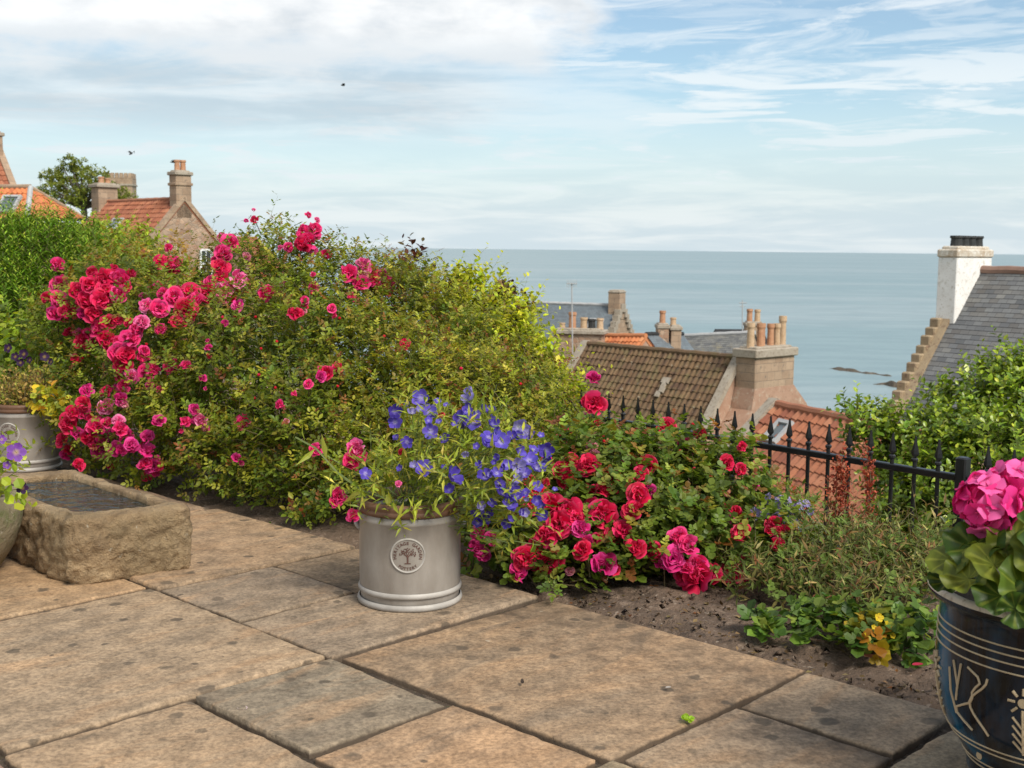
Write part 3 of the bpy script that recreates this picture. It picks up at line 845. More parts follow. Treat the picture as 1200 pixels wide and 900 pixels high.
# -- middle: harbour roofs below the garden
# crow stepped slate house in the rear
A = P(729, 359, 75); n_ = dirv(-26)
h, fr = gable_house('crow_stepped_slate_house', 'grey slate house with crow stepped gable and square chimney nearest the sea', A, A - n_ * 9.5, dirv(244), R_(47), 2.45, 2.45, -14, 'slate', M['slate_blue'], M['ashlar'], skew=(0.34, None), ridge_mat=M['lead'])
chimney(h, A - n_ * 0.35, dirv(64) * 0.5, n_ * 0.38, A.z - 0.8, P(728, 341, 75).z, M['ashlar'], [], cap=0.03, cap_h=.12, cap_mat=M['coping'])
rooflight(h, A - n_ * 1.3 + fr[4] * 1.7, fr[2], fr[4], 0.42, 0.5)
# stack with aerial and house with orange roof
A = P(708, 395, 53); B = P(757, 395, 51)
h, fr = gable_house('orange_roofed_house', 'small house with orange roof between the pot covered stack and grey slates', A, B, (-0.1, -1, 0), R_(45), 2.0, 2.0, -10, 'pantile', M['tile_orange'], M['harl'])
cx = P(679, 394, 52)
ch = chimney(h, cx, (1.02, -0.2, 0), (0.1, 0.42, 0), cx.z - 2.2, P(679, 386, 52).z, M['sandstone'],
        [(-0.72, 0, .13, .25, M['pot_buff']), (-0.3, 0, .17, .72, M['pot_clay']), (0.18, 0, .16, .5, M['pot_buff']), (0.5, 0, .17, .44, M['pot_black']), (0.85, 0, .15, .48, M['pot_buff'])], cap=0.12)
# aerial mast
a0, a1 = P(671, 420, 51.4), P(670, 331, 51.4)
t_ = thing('tv_aerial', a0, 'thin tv aerial mast standing on the wide stack with five pots', 'aerial')
mb = MB(); mb.tube([a0, a1], 0.028, 6); mb.build('mast', M['lead'], t_)
mb = MB()
mb.tube([a1 + Vector((-.22, 0, -.05)), a1 + Vector((.22, -.1, -.05))], 0.02, 6)
for i in range(7): mb.tube([a1 + Vector((-.2 + i * .066, -.02, -.05 - .16)), a1 + Vector((-.2 + i * .066, -.02, -.05 + .16))], 0.012, 4)
mb.build('antenna', M['lead'], t_)
# slate link roof and little chimney
A = P(757, 393, 56); B = P(800, 393, 58)
h, fr = gable_house('slate_link_house', 'narrow house with plain blue grey slate roof and paired chimney', A, B, (-0.3, -1, 0), R_(46), 2.0, 2.0, -12, 'slate', M['slate_blue'], M['ashlar'])
cc = P(783, 400, 57)
chimney(h, P(776, 390, 57), (0.26, 0, 0), (0, 0.45, 0), cc.z - 1.5, P(776, 380, 57).z, M['sandstone'], [(0, 0, .15, .62, M['pot_clay'])], cap=0.05)
chimney(h, P(791, 390, 57), (0.24, 0, 0), (0, 0.45, 0), cc.z - 1.5, P(791, 382, 57).z, M['ashlar'], [(-0.4, 0, .15, .38, M['pot_buff'])], cap=0.06)
# mottled slate roof
A = P(796, 395, 62); B = P(885, 391, 60)
h, fr = gable_house('mottled_slate_house', 'house with long mottled grey slate roof and pale ridge behind the brown roof', A, B, (-0.1, -1, 0), R_(44), 2.3, 2.3, -13, 'slate', M['slate_pale'], M['ashlar'], ridge_mat=M['lead'])
# small stack far behind
h2 = thing('distant_cottage', P(883, 420, 66), 'cottage mostly hidden, its small stack with two pots above the slates', 'house')
chimney(h2, P(883, 380, 66), (0.45, 0, 0), (0, 0.4, 0), P(883, 440, 66).z, P(883, 378, 66).z, M['ashlar'], [(-.5, 0, .17, .72, M['pot_clay']), (.45, 0, .17, .70, M['pot_buff'])], cap=0.06)
mb = MB(); q = P(883, 408, 66); mb.box((q.x - .4, 68, (q.z - 14) / 2), (1.2, 0, 0), (0, 2, 0), (0, 0, (q.z + 14) / 2 )); mb.build('wall', M['ashlar'], h2)
mb = MB(); mb.prism([(q.x - 1.8, 65.8, q.z), (q.x - 1.8, 70.2, q.z), (q.x - 1.8, 68, q.z + .9)], [(q.x + .9, 65.8, q.z), (q.x + .9, 70.2, q.z), (q.x + .9, 68, q.z + .9)]); mb.build('roof', M['slate'], h2)
mb = MB(); mb.tube([P(870, 392, 65), P(870, 352, 65)], 0.03, 5)
mb.tube([P(866, 355, 65), P(875, 355, 65)], 0.025, 5); mb.tube([P(867, 359, 65), P(873, 359, 65)], 0.02, 5)
mb.build('roof_aerial', M['lead'], base=P(870, 392, 65), label='thin aerial pole behind the chimney with two pots', cat='aerial')
# little stack peeking over the lime shrub
h3 = thing('hidden_cottage', P(584, 380, 70), 'cottage hidden by the lime shrub with only its red chimney showing', 'house')
chimney(h3, P(586, 345, 70), (0.5, 0, 0), (0, 0.4, 0), -12, P(586, 341, 70).z, M['sandstone'], [(-.5, 0, .17, .35, M['pot_buff']), (0.1, 0, .24, .62, M['pot_clay'])], cap=0.05)
mb = MB(); q = P(580, 372, 70); mb.prism([(q.x - 3, 68, q.z - 2), (q.x - 3, 72, q.z - 2), (q.x - 3, 70, q.z)], [(q.x + .6, 68, q.z - 2), (q.x + .6, 72, q.z - 2), (q.x + .6, 70, q.z)]); mb.build('roof', M['slate_pale'], h3)
mb = MB(); mb.box((q.x - 1.2, 70, (q.z - 2 - 14) / 2), (1.75, 0, 0), (0, 1.9, 0), (0, 0, (q.z - 2 + 14) / 2)); mb.build('wall', M['harl'], h3)
# brown pantiled house with big chimney
A = P(869, 421, 42); B = P(684, 403, 47.8); B.z = A.z
rd = (B - A).normalized(); fdv = Vector((rd.y, -rd.x, 0)); fdv = fdv if fdv.y < 0 else -fdv
h, fr = gable_house('brown_roofed_house', 'house with mossy brown pantile roof and broad stone chimney with five clay pots', A, B, fdv, R_(52), 2.6, 2.2, -11, 'pantile', M['tile_brown'], M['harl'], skew=('skew', 'skew'), skew_mat=M['coping'])
gx = -rd
cc = A + gx * -0.35 - fdv * 0.25 ; eh = fdv
w0 = P(867, 450, 42); w1 = P(922, 450, 42)
cc = P(896, 450, 42.2)
ch = chimney(h, cc, -fdv * 1.12, gx * 0.42, A.z - 3.2, P(896, 407, 42.2).z, M['ashlar'],
        [(-0.78, 0, .14, .86, M['pot_buff']), (-0.40, .2, .13, .84, M['pot_clay']), (-0.12, -.2, .13, .82, M['pot_clay']), (0.22, 0, .13, .80, M['pot_clay']), (0.5, .1, .13, .80, M['pot_buff']), (0.84, 0, .14, 1.05, M['pot_buff'])], cap=0.1, cap_h=0.3)
# gable wall below the stack, swelling to the right with a weathered shoulder
mb = MB()
wl = P(842, 500, 41.0); 
bl, br = cc - (-fdv) * 1.75, cc + (-fdv) * 1.95
for p_lo, p_hi, z_a, z_b, d0, d1 in ((1.12, 1.12, A.z - 1.4, A.z - 0.9, 0, 0),):
    pass
ring_t = [cc + fdv * 1.12 + gx * .43, cc - fdv * 1.12 + gx * .43, cc - fdv * 1.12 - gx * .43, cc + fdv * 1.12 - gx * .43]
ring_m = [cc + fdv * 1.3 + gx * .46, cc - fdv * 1.9 + gx * .46, cc - fdv * 1.9 - gx * .43, cc + fdv * 1.3 - gx * .43]
ring_b = [cc + fdv * 2.5 + gx * .48, cc - fdv * 2.9 + gx * .48, cc - fdv * 2.9 - gx * .43, cc + fdv * 2.5 - gx * .43]
def zr(r, z): return [Vector((p.x, p.y, z)) for p in r]
zt, zm, zb = P(896, 452, 42.2).z, P(896, 476, 42.2).z, P(896, 520, 42.2).z
mb.prism(zr(ring_m, zm), zr(ring_t, zt)); mb.prism(zr(ring_b, zb), zr(ring_m, zm - .003)); mb.prism(zr(ring_b, -11), zr(ring_b, zb - .003))
mb.build('gable_wall', M['harl'], h)
# pale mortar repair on the brown roof
pm = P(785, 456, 43.6)
tt0 = (pm - A).dot(rd)
mb = MB()
N_ = rd.cross(fr[4]).normalized(); N_ = N_ if N_.z > 0 else -N_
for k in range(4):
    mb.box(A + rd * (tt0 + random.uniform(-.06, .06)) + fr[4] * (1.25 + k * 0.2) + N_ * 0.1 + rd * random.uniform(-.04, .04), rd * random.uniform(.08, .16), fr[4] * 0.115, N_ * random.uniform(.03, .05))
mb.build('mortar_fillet', M['coping'], h)
# near red roof below the railing
A = P(904, 475, 30); dr = Vector((0.40, -0.916, 0)).normalized(); B = A + dr * 7.0
fdv = Vector((dr.y, -dr.x, 0)); fdv = fdv if fdv.x < 0 else -fdv
h, fr = gable_house('red_roofed_house', 'house with bright red pantile roof and small skylight just below the railing', A, B, fdv, R_(42), 3.2, 2.4, -9, 'pantile', M['tile_red'], M['harl'], skew=('skew', None), skew_mat=M['coping'])
N_ = dr.cross(fr[4]).normalized(); N_ = N_ if N_.z > 0 else -N_
d_ = ray(914, 509); o_ = Vector((0, 0, CAM_H)); tt = (A - o_).dot(N_) / d_.dot(N_)
rooflight(h, o_ + d_ * tt, dr, fr[4], 0.24, 0.3)
# right: slate house with white chimney and crow steps
A = P(1127, 333, 30.0); rd = dirv(-50); fdv = dirv(220)
A.z = P(1160, 319, 30).z
h, fr = gable_house('white_chimney_house', 'grey slate house with whitewashed chimney and brown crow stepped gable', A, A + rd * 12, fdv, R_(48), 5.0, 5.0, -12, 'slate', M['slate'], M['ashlar'], skew=(None, None), ridge_mat=M['ridge_dull'])
# crow steps on the front skew only
mb = MB(); ca, sa = math.cos(R_(48)), math.sin(R_(48)); rise = 0.205; stp = rise * ca / sa
for i in range(6, 34):
    q = A + fdv * (i * stp + stp / 2) + rd * 0.10
    q.z = A.z - i * rise + 0.12 - rise * 0.9 + random.uniform(-.015, .015)
    mb.bevel_box(q, fdv * (stp / 2 + 0.05), rd * 0.13, (0, 0, rise * 0.95), 0.03)
mb.build('crow_step_coping', M['step_stone'], h)
mb = MB()
mb.box(A + fr[4] * 3.6 + rd * 0.30 + N_ * 0.0 + Vector((0, 0, .05)), fr[4] * 3.6, rd * 0.10, rd.cross(fr[4]).normalized() * 0.09)
mb.build('verge_skew', M['step_stone'], h)
cc = A + rd * 0.27 + fdv * 0.36
zt = P(1130, 292, 30).z
ch = chimney(h, cc, fdv * 0.80, rd * 0.25, A.z - 2.4, zt, M['whitewash'], [(x, 0, .15, .30, M['pot_black']) for x in (-0.62, -0.22, 0.18, 0.56)], cap=0.03, cap_h=0.2, cap_mat=M['flaking'])

# ------------------------------------------------------------------ foliage
def unit(a):
    return a / np.maximum(np.linalg.norm(a, axis=-1, keepdims=True), 1e-9)
def leaf_shape(kind):
    if kind == 'oval':
        v = [(0, 0, 0), (.27, .33, .07), (.25, .68, .05), (0, 1, -.06), (-.25, .68, .05), (-.27, .33, .07), (0, .35, 0), (0, .7, .01)]
        return np.array(v), [np.array([(0, 1, 6), (7, 2, 3), (0, 6, 5), (7, 3, 4)]), np.array([(6, 1, 2, 7), (6, 7, 4, 5)])]
    if kind == 'round':
        v = [(0, 0, 0), (.40, .28, .08), (.42, .68, .08), (0, .98, -.04), (-.42, .68, .08), (-.40, .28, .08), (0, .35, 0), (0, .7, .01)]
        return np.array(v), [np.array([(0, 1, 6), (7, 2, 3), (0, 6, 5), (7, 3, 4)]), np.array([(6, 1, 2, 7), (6, 7, 4, 5)])]
    if kind == 'lance':
        v = [(0, 0, 0), (.11, .4, .03), (0, 1, -.12), (-.11, .4, .03), (0, .42, 0)]
        return np.array(v), [np.array([(0, 1, 4), (4, 1, 2), (0, 4, 3), (4, 2, 3)])]
    if kind == 'needle':
        v = [(0, 0, 0), (.11, .5, .03), (0, 1, -.03), (-.11, .5, .03)]
        return np.array(v), [np.array([(0, 1, 2), (0, 2, 3)])]
    v = [(0, 0, 0), (.3, .5, .08), (0, 1, -.04), (-.3, .5, .08)]
    return np.array(v), [np.array([(0, 1, 2), (0, 2, 3)])]

class Leaves:
    def __init__(s):
        s.V, s.C, s.F, s.n = [], [], {}, 0
    def add(s, kind, pos, d, up, size, col):
        SV, SF = leaf_shape(kind)
        n = len(pos)
        if n == 0: return
        d = unit(d); z = unit(up - d * np.sum(up * d, 1, keepdims=True)); x = np.cross(d, z)
        size = np.broadcast_to(np.asarray(size, float).reshape(-1, 1, 1), (n, 1, 1))
        curl = 1 + 0.5 * rng.normal(0, 1, (n, 1, 1))
        V = pos[:, None, :] + size * (SV[None, :, 0, None] * x[:, None, :] + SV[None, :, 1, None] * d[:, None, :] + SV[None, :, 2, None] * curl * z[:, None, :])
        k = len(SV)
        s.V.append(V.reshape(-1, 3)); s.C.append(np.repeat(col, k, 0))
        for f in SF:
            s.F.setdefault(f.shape[1], []).append((f[None] + (np.arange(n) * k)[:, None, None] + s.n).reshape(-1, f.shape[1]))
        s.n += n * k
    def mesh(s, name):
        return mesh_np(name, np.concatenate(s.V), [np.concatenate(f) for f in s.F.values()], np.concatenate(s.C), None, False)
    def build(s, name, mat, parent):
        return link(name, s.mesh(name), mat, parent)

def pal(n, cols, jit=0.18):
    cols_, w_ = zip(*cols); w_ = np.array(w_, float); w_ /= w_.sum()
    i = rng.choice(len(cols_), n, p=w_)
    c = np.array(cols_)[i] * (1 + rng.normal(0, jit, (n, 1))) * (1 + rng.normal(0, jit * .3, (n, 3)))
    return np.clip(c, 0.004, 0.9)

def lobes_from(px):
    """(u, v, depth, radius in px[, flatten]) -> centres and radii in metres"""
    out = []
    for q in px:
        u, v, Y, r = q[:4]
        c = P(u, v, Y); rr = r * Y / FPX
        f = q[4] if len(q) > 4 else 1.0
        out.append((np.array(c), np.array([rr, rr, rr * f])))
    return out
def sample_lobes(lobes, n, fmin=0.6, fmax=1.05, zmin=0.02, back=0.35):
    C = np.array([l[0] for l in lobes]); Rd = np.array([l[1] for l in lobes])
    w_ = (Rd ** 2).mean(1); w_ = w_ / w_.sum()
    P_, N_, got = [], [], 0
    while got < n:
        m_ = n * 2
        i = rng.choice(len(lobes), m_, p=w_)
        d = unit(rng.normal(0, 1, (m_, 3)))
        f = fmin + (fmax - fmin) * rng.random(m_) ** 0.6
        p = C[i] + Rd[i] * d * f[:, None]
        keep = np.ones(m_, bool)
        keep &= ~((d[:, 1] > 0.35) & (rng.random(m_) > back))
        keep &= p[:, 2] > zmin
        q = np.linalg.norm((p[:, None, :] - C[None]) / Rd[None], axis=2)
        q[np.arange(m_), i] = 9
        keep &= (q.min(1) > 0.72) | (rng.random(m_) < 0.12)
        P_.append(p[keep]); N_.append(d[keep]); got += keep.sum()
    return np.concatenate(P_)[:n], np.concatenate(N_)[:n]

def compound(L, kind, pos, d, up, rach, lsize, pairs, col):
    d = unit(d); S = unit(np.cross(d, up)); n = len(pos)
    for k in range(pairs):
        tt = (k + 0.7) / (pairs + 0.3)
        for sg in (-1, 1):
            dd = 0.6 * d + sg * 0.85 * S + rng.normal(0, .12, (n, 3))
            L.add(kind, pos + d * (rach * tt)[:, None], dd, up + rng.normal(0, .25, (n, 3)), lsize * rng.uniform(.75, 1.05, n), col * (1 + rng.normal(0, .06, (n, 1))))
    L.add(kind, pos + d * rach[:, None], d + rng.normal(0, .1, (n, 3)), up + rng.normal(0, .2, (n, 3)), lsize * rng.uniform(1.0, 1.25, n), col)

def tri_stems(mb_list, p0, p1, r):
    mb_list.append((p0, p1, r))
def stems_mesh(segs, name):
    """thin three sided stems, segs: arrays p0, p1, r0, r1"""
    p0 = np.concatenate([s[0] for s in segs]); p1 = np.concatenate([s[1] for s in segs])
    r0 = np.concatenate([np.broadcast_to(s[2], len(s[0])) for s in segs]); r1 = np.concatenate([np.broadcast_to(s[3], len(s[0])) for s in segs])
    n = len(p0); d = unit(p1 - p0); ref = np.where(np.abs(d[:, 2:3]) > .9, np.array([[1., 0, 0]]), np.array([[0, 0, 1.]]))
    x = unit(np.cross(d, ref)); y = np.cross(d, x)
    V = np.zeros((n, 6, 3))
    for k in range(3):
        a = 2 * math.pi * k / 3; o = x * math.cos(a) + y * math.sin(a)
        V[:, k] = p0 + o * r0[:, None]; V[:, 3 + k] = p1 + o * r1[:, None]
    f = np.array([(0, 1, 4, 3), (1, 2, 5, 4), (2, 0, 3, 5)])
    F = (f[None] + (np.arange(n) * 6)[:, None, None]).reshape(-1, 4)
    return mesh_np(name, V.reshape(-1, 3), [F], np.ones((n * 6, 3)), None, False)

def shoots(L, segs, p, nrm, n_leaf, ln, style, colf, tipf=None, up_w=0.6, rand=0.35, stem_r=0.0016, tip_from=0.65):
    """leafy shoots from points p pointing outwards; style = (leaf kind, 'simple'|pairs, rachis, leaf size)"""
    n = len(p)
    d = unit(nrm * 0.75 + np.array([0, 0, up_w]) + rng.normal(0, rand, (n, 3)))
    ref = unit(np.cross(d, rng.normal(0, 1, (n, 3)))); ref2 = np.cross(d, ref)
    ln = np.asarray(ln) * rng.uniform(.6, 1.3, n)
    bend = rng.normal(0, .15, (n, 3)); bend[:, 2] -= 0.08
    a0 = rng.uniform(0, 6.28, n)
    prev = p.copy()
    shade = 1 + rng.normal(0, .16, (n, 1))
    for k in range(n_leaf):
        tt = (k + 0.6) / n_leaf
        q = p + d * (ln * tt)[:, None] + bend * (ln * tt * tt)[:, None]
        if segs is not None and k % 2 == 1 or k == n_leaf - 1:
            if segs is not None: segs.append((prev, q, stem_r * (1.3 - tt), stem_r * (1.1 - tt)))
            prev = q
        ang = a0 + k * 2.4
        r = ref * np.cos(ang)[:, None] + ref2 * np.sin(ang)[:, None]
        ld = unit(d * 0.45 + r * 0.9 + np.array([0, 0, 0.12]))
        lu = unit(d * 0.8 + np.array([0, 0, 0.7]) - r * 0.2 + rng.normal(0, .2, (n, 3)))
        c = colf(n) * shade
        if tipf is not None and tt > tip_from:
            m_ = rng.random(n) < (tt - tip_from) / (1 - tip_from) * 0.9 * (shade[:, 0] > 0.95)
            c[m_] = tipf(m_.sum())
        kind, mode, rach, ls = style
        sc_ = rng.uniform(.8, 1.2, n) * (1.0 - 0.35 * (tt > .8))
        if mode == 'simple': L.add(kind, q, ld, lu, ls * sc_, c)
        else: compound(L, kind, q, ld, lu, rach * sc_, ls * sc_, mode, c)

def canes(segs, bases, targets, r=0.004, nseg=5, sag=0.1):
    for tp in targets:
        b = bases[rng.integers(len(bases))]
        tp = np.array(tp); prev = np.array(b, float)
        mid = (prev + tp) / 2; mid[2] += 0.25 * np.linalg.norm(tp - prev) * .6
        for k in range(1, nseg + 1):
            tt = k / nseg
            q = (1 - tt) ** 2 * np.array(b) + 2 * tt * (1 - tt) * mid + tt * tt * tp
            segs.append((prev[None], q[None], np.array([r * (1.2 - tt * .6)]), np.array([r * (1.2 - (tt + .15) * .6)])))
            prev = q

# ---- blooms
def double_rose(seed, cols, petals=26, open_=1.0):
    """a loose ruffled double rose of radius 1, facing +Z"""
    rg = np.random.default_rng(seed); V, F, C = [], [], []
    for i in range(petals):
        q = (i + .5) / petals
        a = i * 2.39996 + rg.normal(0, .4)
        rad = 0.06 + 0.42 * q; til = (0.15 + 1.25 * q ** 0.8) * open_ + rg.normal(0, .22)
        l = (0.36 + 0.36 * q) * rg.uniform(.8, 1.15); wd = (0.24 + 0.28 * q) * rg.uniform(.8, 1.2)
        er = np.array([math.cos(a), math.sin(a), 0]); ez = np.array([0, 0, 1.]); et = np.array([-math.sin(a), math.cos(a), 0])
        base = er * rad * 0.5 + ez * (0.20 - 0.42 * q + rg.normal(0, .04))
        ax = er * math.sin(til) + ez * math.cos(til); nr = er * math.cos(til) - ez * math.sin(til)
        col = np.array(cols[rg.integers(len(cols))]) * (1 + rg.normal(0, .16))
        tip = col * 1.05 + np.array([.02, .05, .07]) * rg.uniform(.2, 1.3)
        n0 = len(V); ruff = rg.uniform(0, 6.28); tw = rg.normal(0, .18)
        for j in range(4):
            v = j / 3
            ww = wd * (0.35, .85, 1.0, .66)[j]
            for k in range(4):
                u = k / 3 * 2 - 1
                bend = 0.13 * u * u - 0.10 * v * v * q + .07 * v * math.sin(ruff + 4.5 * u + 2.5 * v) + tw * u * v * .6
                V.append(base + ax * l * v * (1 - .14 * u * u) + et * u * ww + nr * bend)
                C.append(np.clip(tip if j == 3 else col, 0, .95))
        for j in range(3):
            for k in range(3):
                b = n0 + j * 4 + k; F.append((b, b + 1, b + 5, b + 4))
    V = np.array(V); V /= np.percentile(np.linalg.norm(V[:, :2], axis=1), 94)
    me = mesh_np('rose_bloom', V, [np.array(F)], np.array(C), None, True)
    me.materials.append(M['petal'])
    return me
PINK = [(0.80, 0.030, 0.20), (0.74, 0.018, 0.14), (0.84, 0.06, 0.26)]
DEEP = [(0.70, 0.010, 0.085), (0.76, 0.018, 0.12), (0.62, 0.007, 0.06)]
PALE = [(0.86, 0.13, 0.36), (0.82, 0.08, 0.29), (0.88, 0.22, 0.43)]
MAGENTA = [(0.66, 0.018, 0.21), (0.74, 0.05, 0.28), (0.56, 0.012, 0.15)]
CRIMSON = [(0.70, 0.007, 0.06), (0.78, 0.015, 0.10), (0.58, 0.004, 0.04)]
ROSE = {k: [double_rose(s + 10 * i, c, 22 + 2 * s, 0.78 + .08 * s) for s in range(5)] for i, (k, c) in enumerate((('p', PINK), ('d', DEEP), ('l', PALE), ('m', MAGENTA), ('r', CRIMSON), ('f', [(.70, .22, .30), (.62, .16, .22), (.5, .2, .14), (.78, .34, .42)])))}
def bud_mesh(col):
    mb = MB(); mb.lathe([(0.02, -.5), (.4, -.25), (.5, .05), (.36, .45), (.08, .8)], (0, 0, 0), 7, col); mb.lathe([(.05, -.65), (.44, -.35), (.5, -.1), (.3, .1)], (0, 0, 0), 7, (0.08, .13, .03), False, False)
    me = mesh_np('bud', mb.v, [np.array(f) for f in mb.f.values()], mb.c, None, True); me.materials.append(M['petal']); return me
BUD = [bud_mesh((0.7, .015, .08)), bud_mesh((.6, .01, .03))]

def front_hit(lobes, u, v):
    d = np.array(ray(u, v)); o = np.array([0, 0, CAM_H]); best = None
    for c, r in lobes:
        oc = (o - c) / r; dd = d / r
        A_, B_, C_ = dd @ dd, 2 * oc @ dd, oc @ oc - 1.0
        D_ = B_ * B_ - 4 * A_ * C_
        if D_ > 0:
            tt = (-B_ - math.sqrt(D_)) / (2 * A_)
            if best is None or tt < best: best = tt
    if best is None:
        i = min(range(len(lobes)), key=lambda k: np.linalg.norm(np.cross(lobes[k][0] - o, d)))
        best = (lobes[i][0] - o) @ d / (d @ d)
    return Vector(o + d * best), Vector(d).normalized()
def place_blooms(parent, lobes, segs, px, kinds, out=0.03, up=0.4, zmin=0.04):
    """one rose per (u, v, size in px[, kind])"""
    tips = []
    for i, q in enumerate(px):
        u, v, s = q[:3]; k = q[3] if len(q) > 3 else random.choice(kinds)
        p, d = front_hit(lobes, u, v)
        p = p - d * (out + random.uniform(0, .05)) + Vector((0, 0, .02))
        if p.z < zmin: p.z = zmin + random.uniform(0, .03)
        r = s / 2 * (p - Vector((0, 0, CAM_H))).length / FPX
        face = (-d + Vector((random.gauss(0, .45), random.gauss(0, .3), up + random.gauss(0, .35)))).normalized()
        rot = face.to_track_quat('Z', 'Y').to_matrix() @ Matrix.Rotation(random.uniform(0, 6.28), 3, 'Z')
        if k == 'b': me = random.choice(BUD)
        else: me = random.choice(ROSE[k])
        child_copy('rose_bloom' if k != 'b' else 'rose_bud', me, parent, p, rot, (r, r, r * random.uniform(.75, 1.0)))
        e = p - face * r * 0.3
        b = e + (d * 0.6 - face * .6 + Vector((0, 0, -.5))).normalized() * 0.14
        segs.append((np.array([e]), np.array([b]), np.array([.0022]), np.array([.003])))
    return tips

def crowd_blooms(parent, lobes, px, kinds, per=1.2, out=.09, name='small_bloom'):
    """the many smaller blooms between the large ones, past what one would count: one part"""
    acc = []; rg = random.Random(5)
    for q in px:
        for _ in range(int(per) + (rg.random() < per % 1)):
            u, v, s = q[0] + rg.gauss(0, q[2] * .75), q[1] + rg.gauss(0, q[2] * .75), q[2] * rg.uniform(.42, .75)
            p, d = front_hit(lobes, u, v); p = p - d * (out + rg.uniform(-.03, .04))
            if p.z < .05: continue
            k = q[3] if len(q) > 3 and rg.random() < .5 else rg.choice(kinds)
            r = s / 2 * (p - Vector((0, 0, CAM_H))).length / FPX
            face = (-d + Vector((rg.gauss(0, .6), rg.gauss(0, .4), .4 + rg.gauss(0, .5)))).normalized()
            m4 = Matrix.Translation(p) @ face.to_track_quat('Z', 'Y').to_matrix().to_4x4() @ Matrix.Rotation(rg.uniform(0, 6.28), 4, 'Z') @ Matrix.Scale(r, 4)
            me = rg.choice(ROSE[k]); n = len(me.vertices)
            co = np.empty(n * 3, np.float32); me.vertices.foreach_get('co', co); co = co.reshape(-1, 3)
            A_ = np.array(m4); co = co @ A_[:3, :3].T + A_[:3, 3]
            cc = np.empty(n * 4, np.float32); me.color_attributes['Col'].data.foreach_get('color', cc)
            f = np.empty(len(me.loops), np.int32); me.loops.foreach_get('vertex_index', f)
            acc.append((co, cc.reshape(-1, 4)[:, :3], f.reshape(-1, 4)))
    off = np.cumsum([0] + [len(a[0]) for a in acc])[:-1]
    me = mesh_np(name, np.concatenate([a[0] for a in acc]), [np.concatenate([a[2] + o for a, o in zip(acc, off)])], np.concatenate([a[1] for a in acc]), None, True)
    link(name, me, M['petal'], parent, kind='stuff')

# ============================================================ big pink rose bush
BUSH_L = [(95, 385, 7.0, 52), (150, 365, 6.9, 66), (95, 455, 6.8, 55), (130, 490, 6.45, 58), (200, 362, 6.9, 46), (205, 420, 6.5, 78), (190, 500, 6.15, 62), (280, 350, 6.8, 56), (310, 320, 6.9, 40),
          (300, 440, 6.15, 95), (285, 540, 5.75, 55), (240, 500, 5.95, 55), (352, 326, 6.7, 44), (395, 358, 6.5, 50), (375, 430, 6.0, 82), (370, 510, 5.6, 75), (350, 575, 5.4, 48), (395, 580, 5.25, 45), (160, 535, 6.1, 30)]
lob = lobes_from(BUSH_L)
base = ab(-1.9, 1.55)
t_ = thing('rose_bush', base, 'tall spreading rose bush thick with bright pink double blooms behind the stone trough', 'rose bush', 'flowering rose bushes')
L = Leaves(); segs = []
G_MID = [((.10, .145, .022), 4), ((.14, .18, .03), 3), ((.065, .105, .018), 3), ((.19, .21, .04), 1.5), ((.13, .13, .03), 1)]
G_RED = [((.115, .042, .02), 3), ((.10, .065, .022), 2), ((.15, .07, .028), 1), ((.14, .13, .03), 3)]
p, n = sample_lobes(lob, 1500, 0.55, 1.02)
shoots(L, segs, p, n, 7, 0.16, ('oval', 2, 0.045, 0.026), lambda k: pal(k, G_MID), lambda k: pal(k, G_RED))
p, n = sample_lobes(lob, 150, 0.9, 1.0)
shoots(L, segs, p, n, 9, 0.20, ('oval', 2, 0.04, 0.021), lambda k: pal(k, G_MID), lambda k: pal(k, G_RED), up_w=1.0, tip_from=.35)
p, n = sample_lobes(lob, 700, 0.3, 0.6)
shoots(L, segs, p, n, 5, 0.16, ('oval', 2, 0.05, 0.03), lambda k: pal(k, [((.05, .085, .018), 1), ((.07, .11, .02), 1)]))
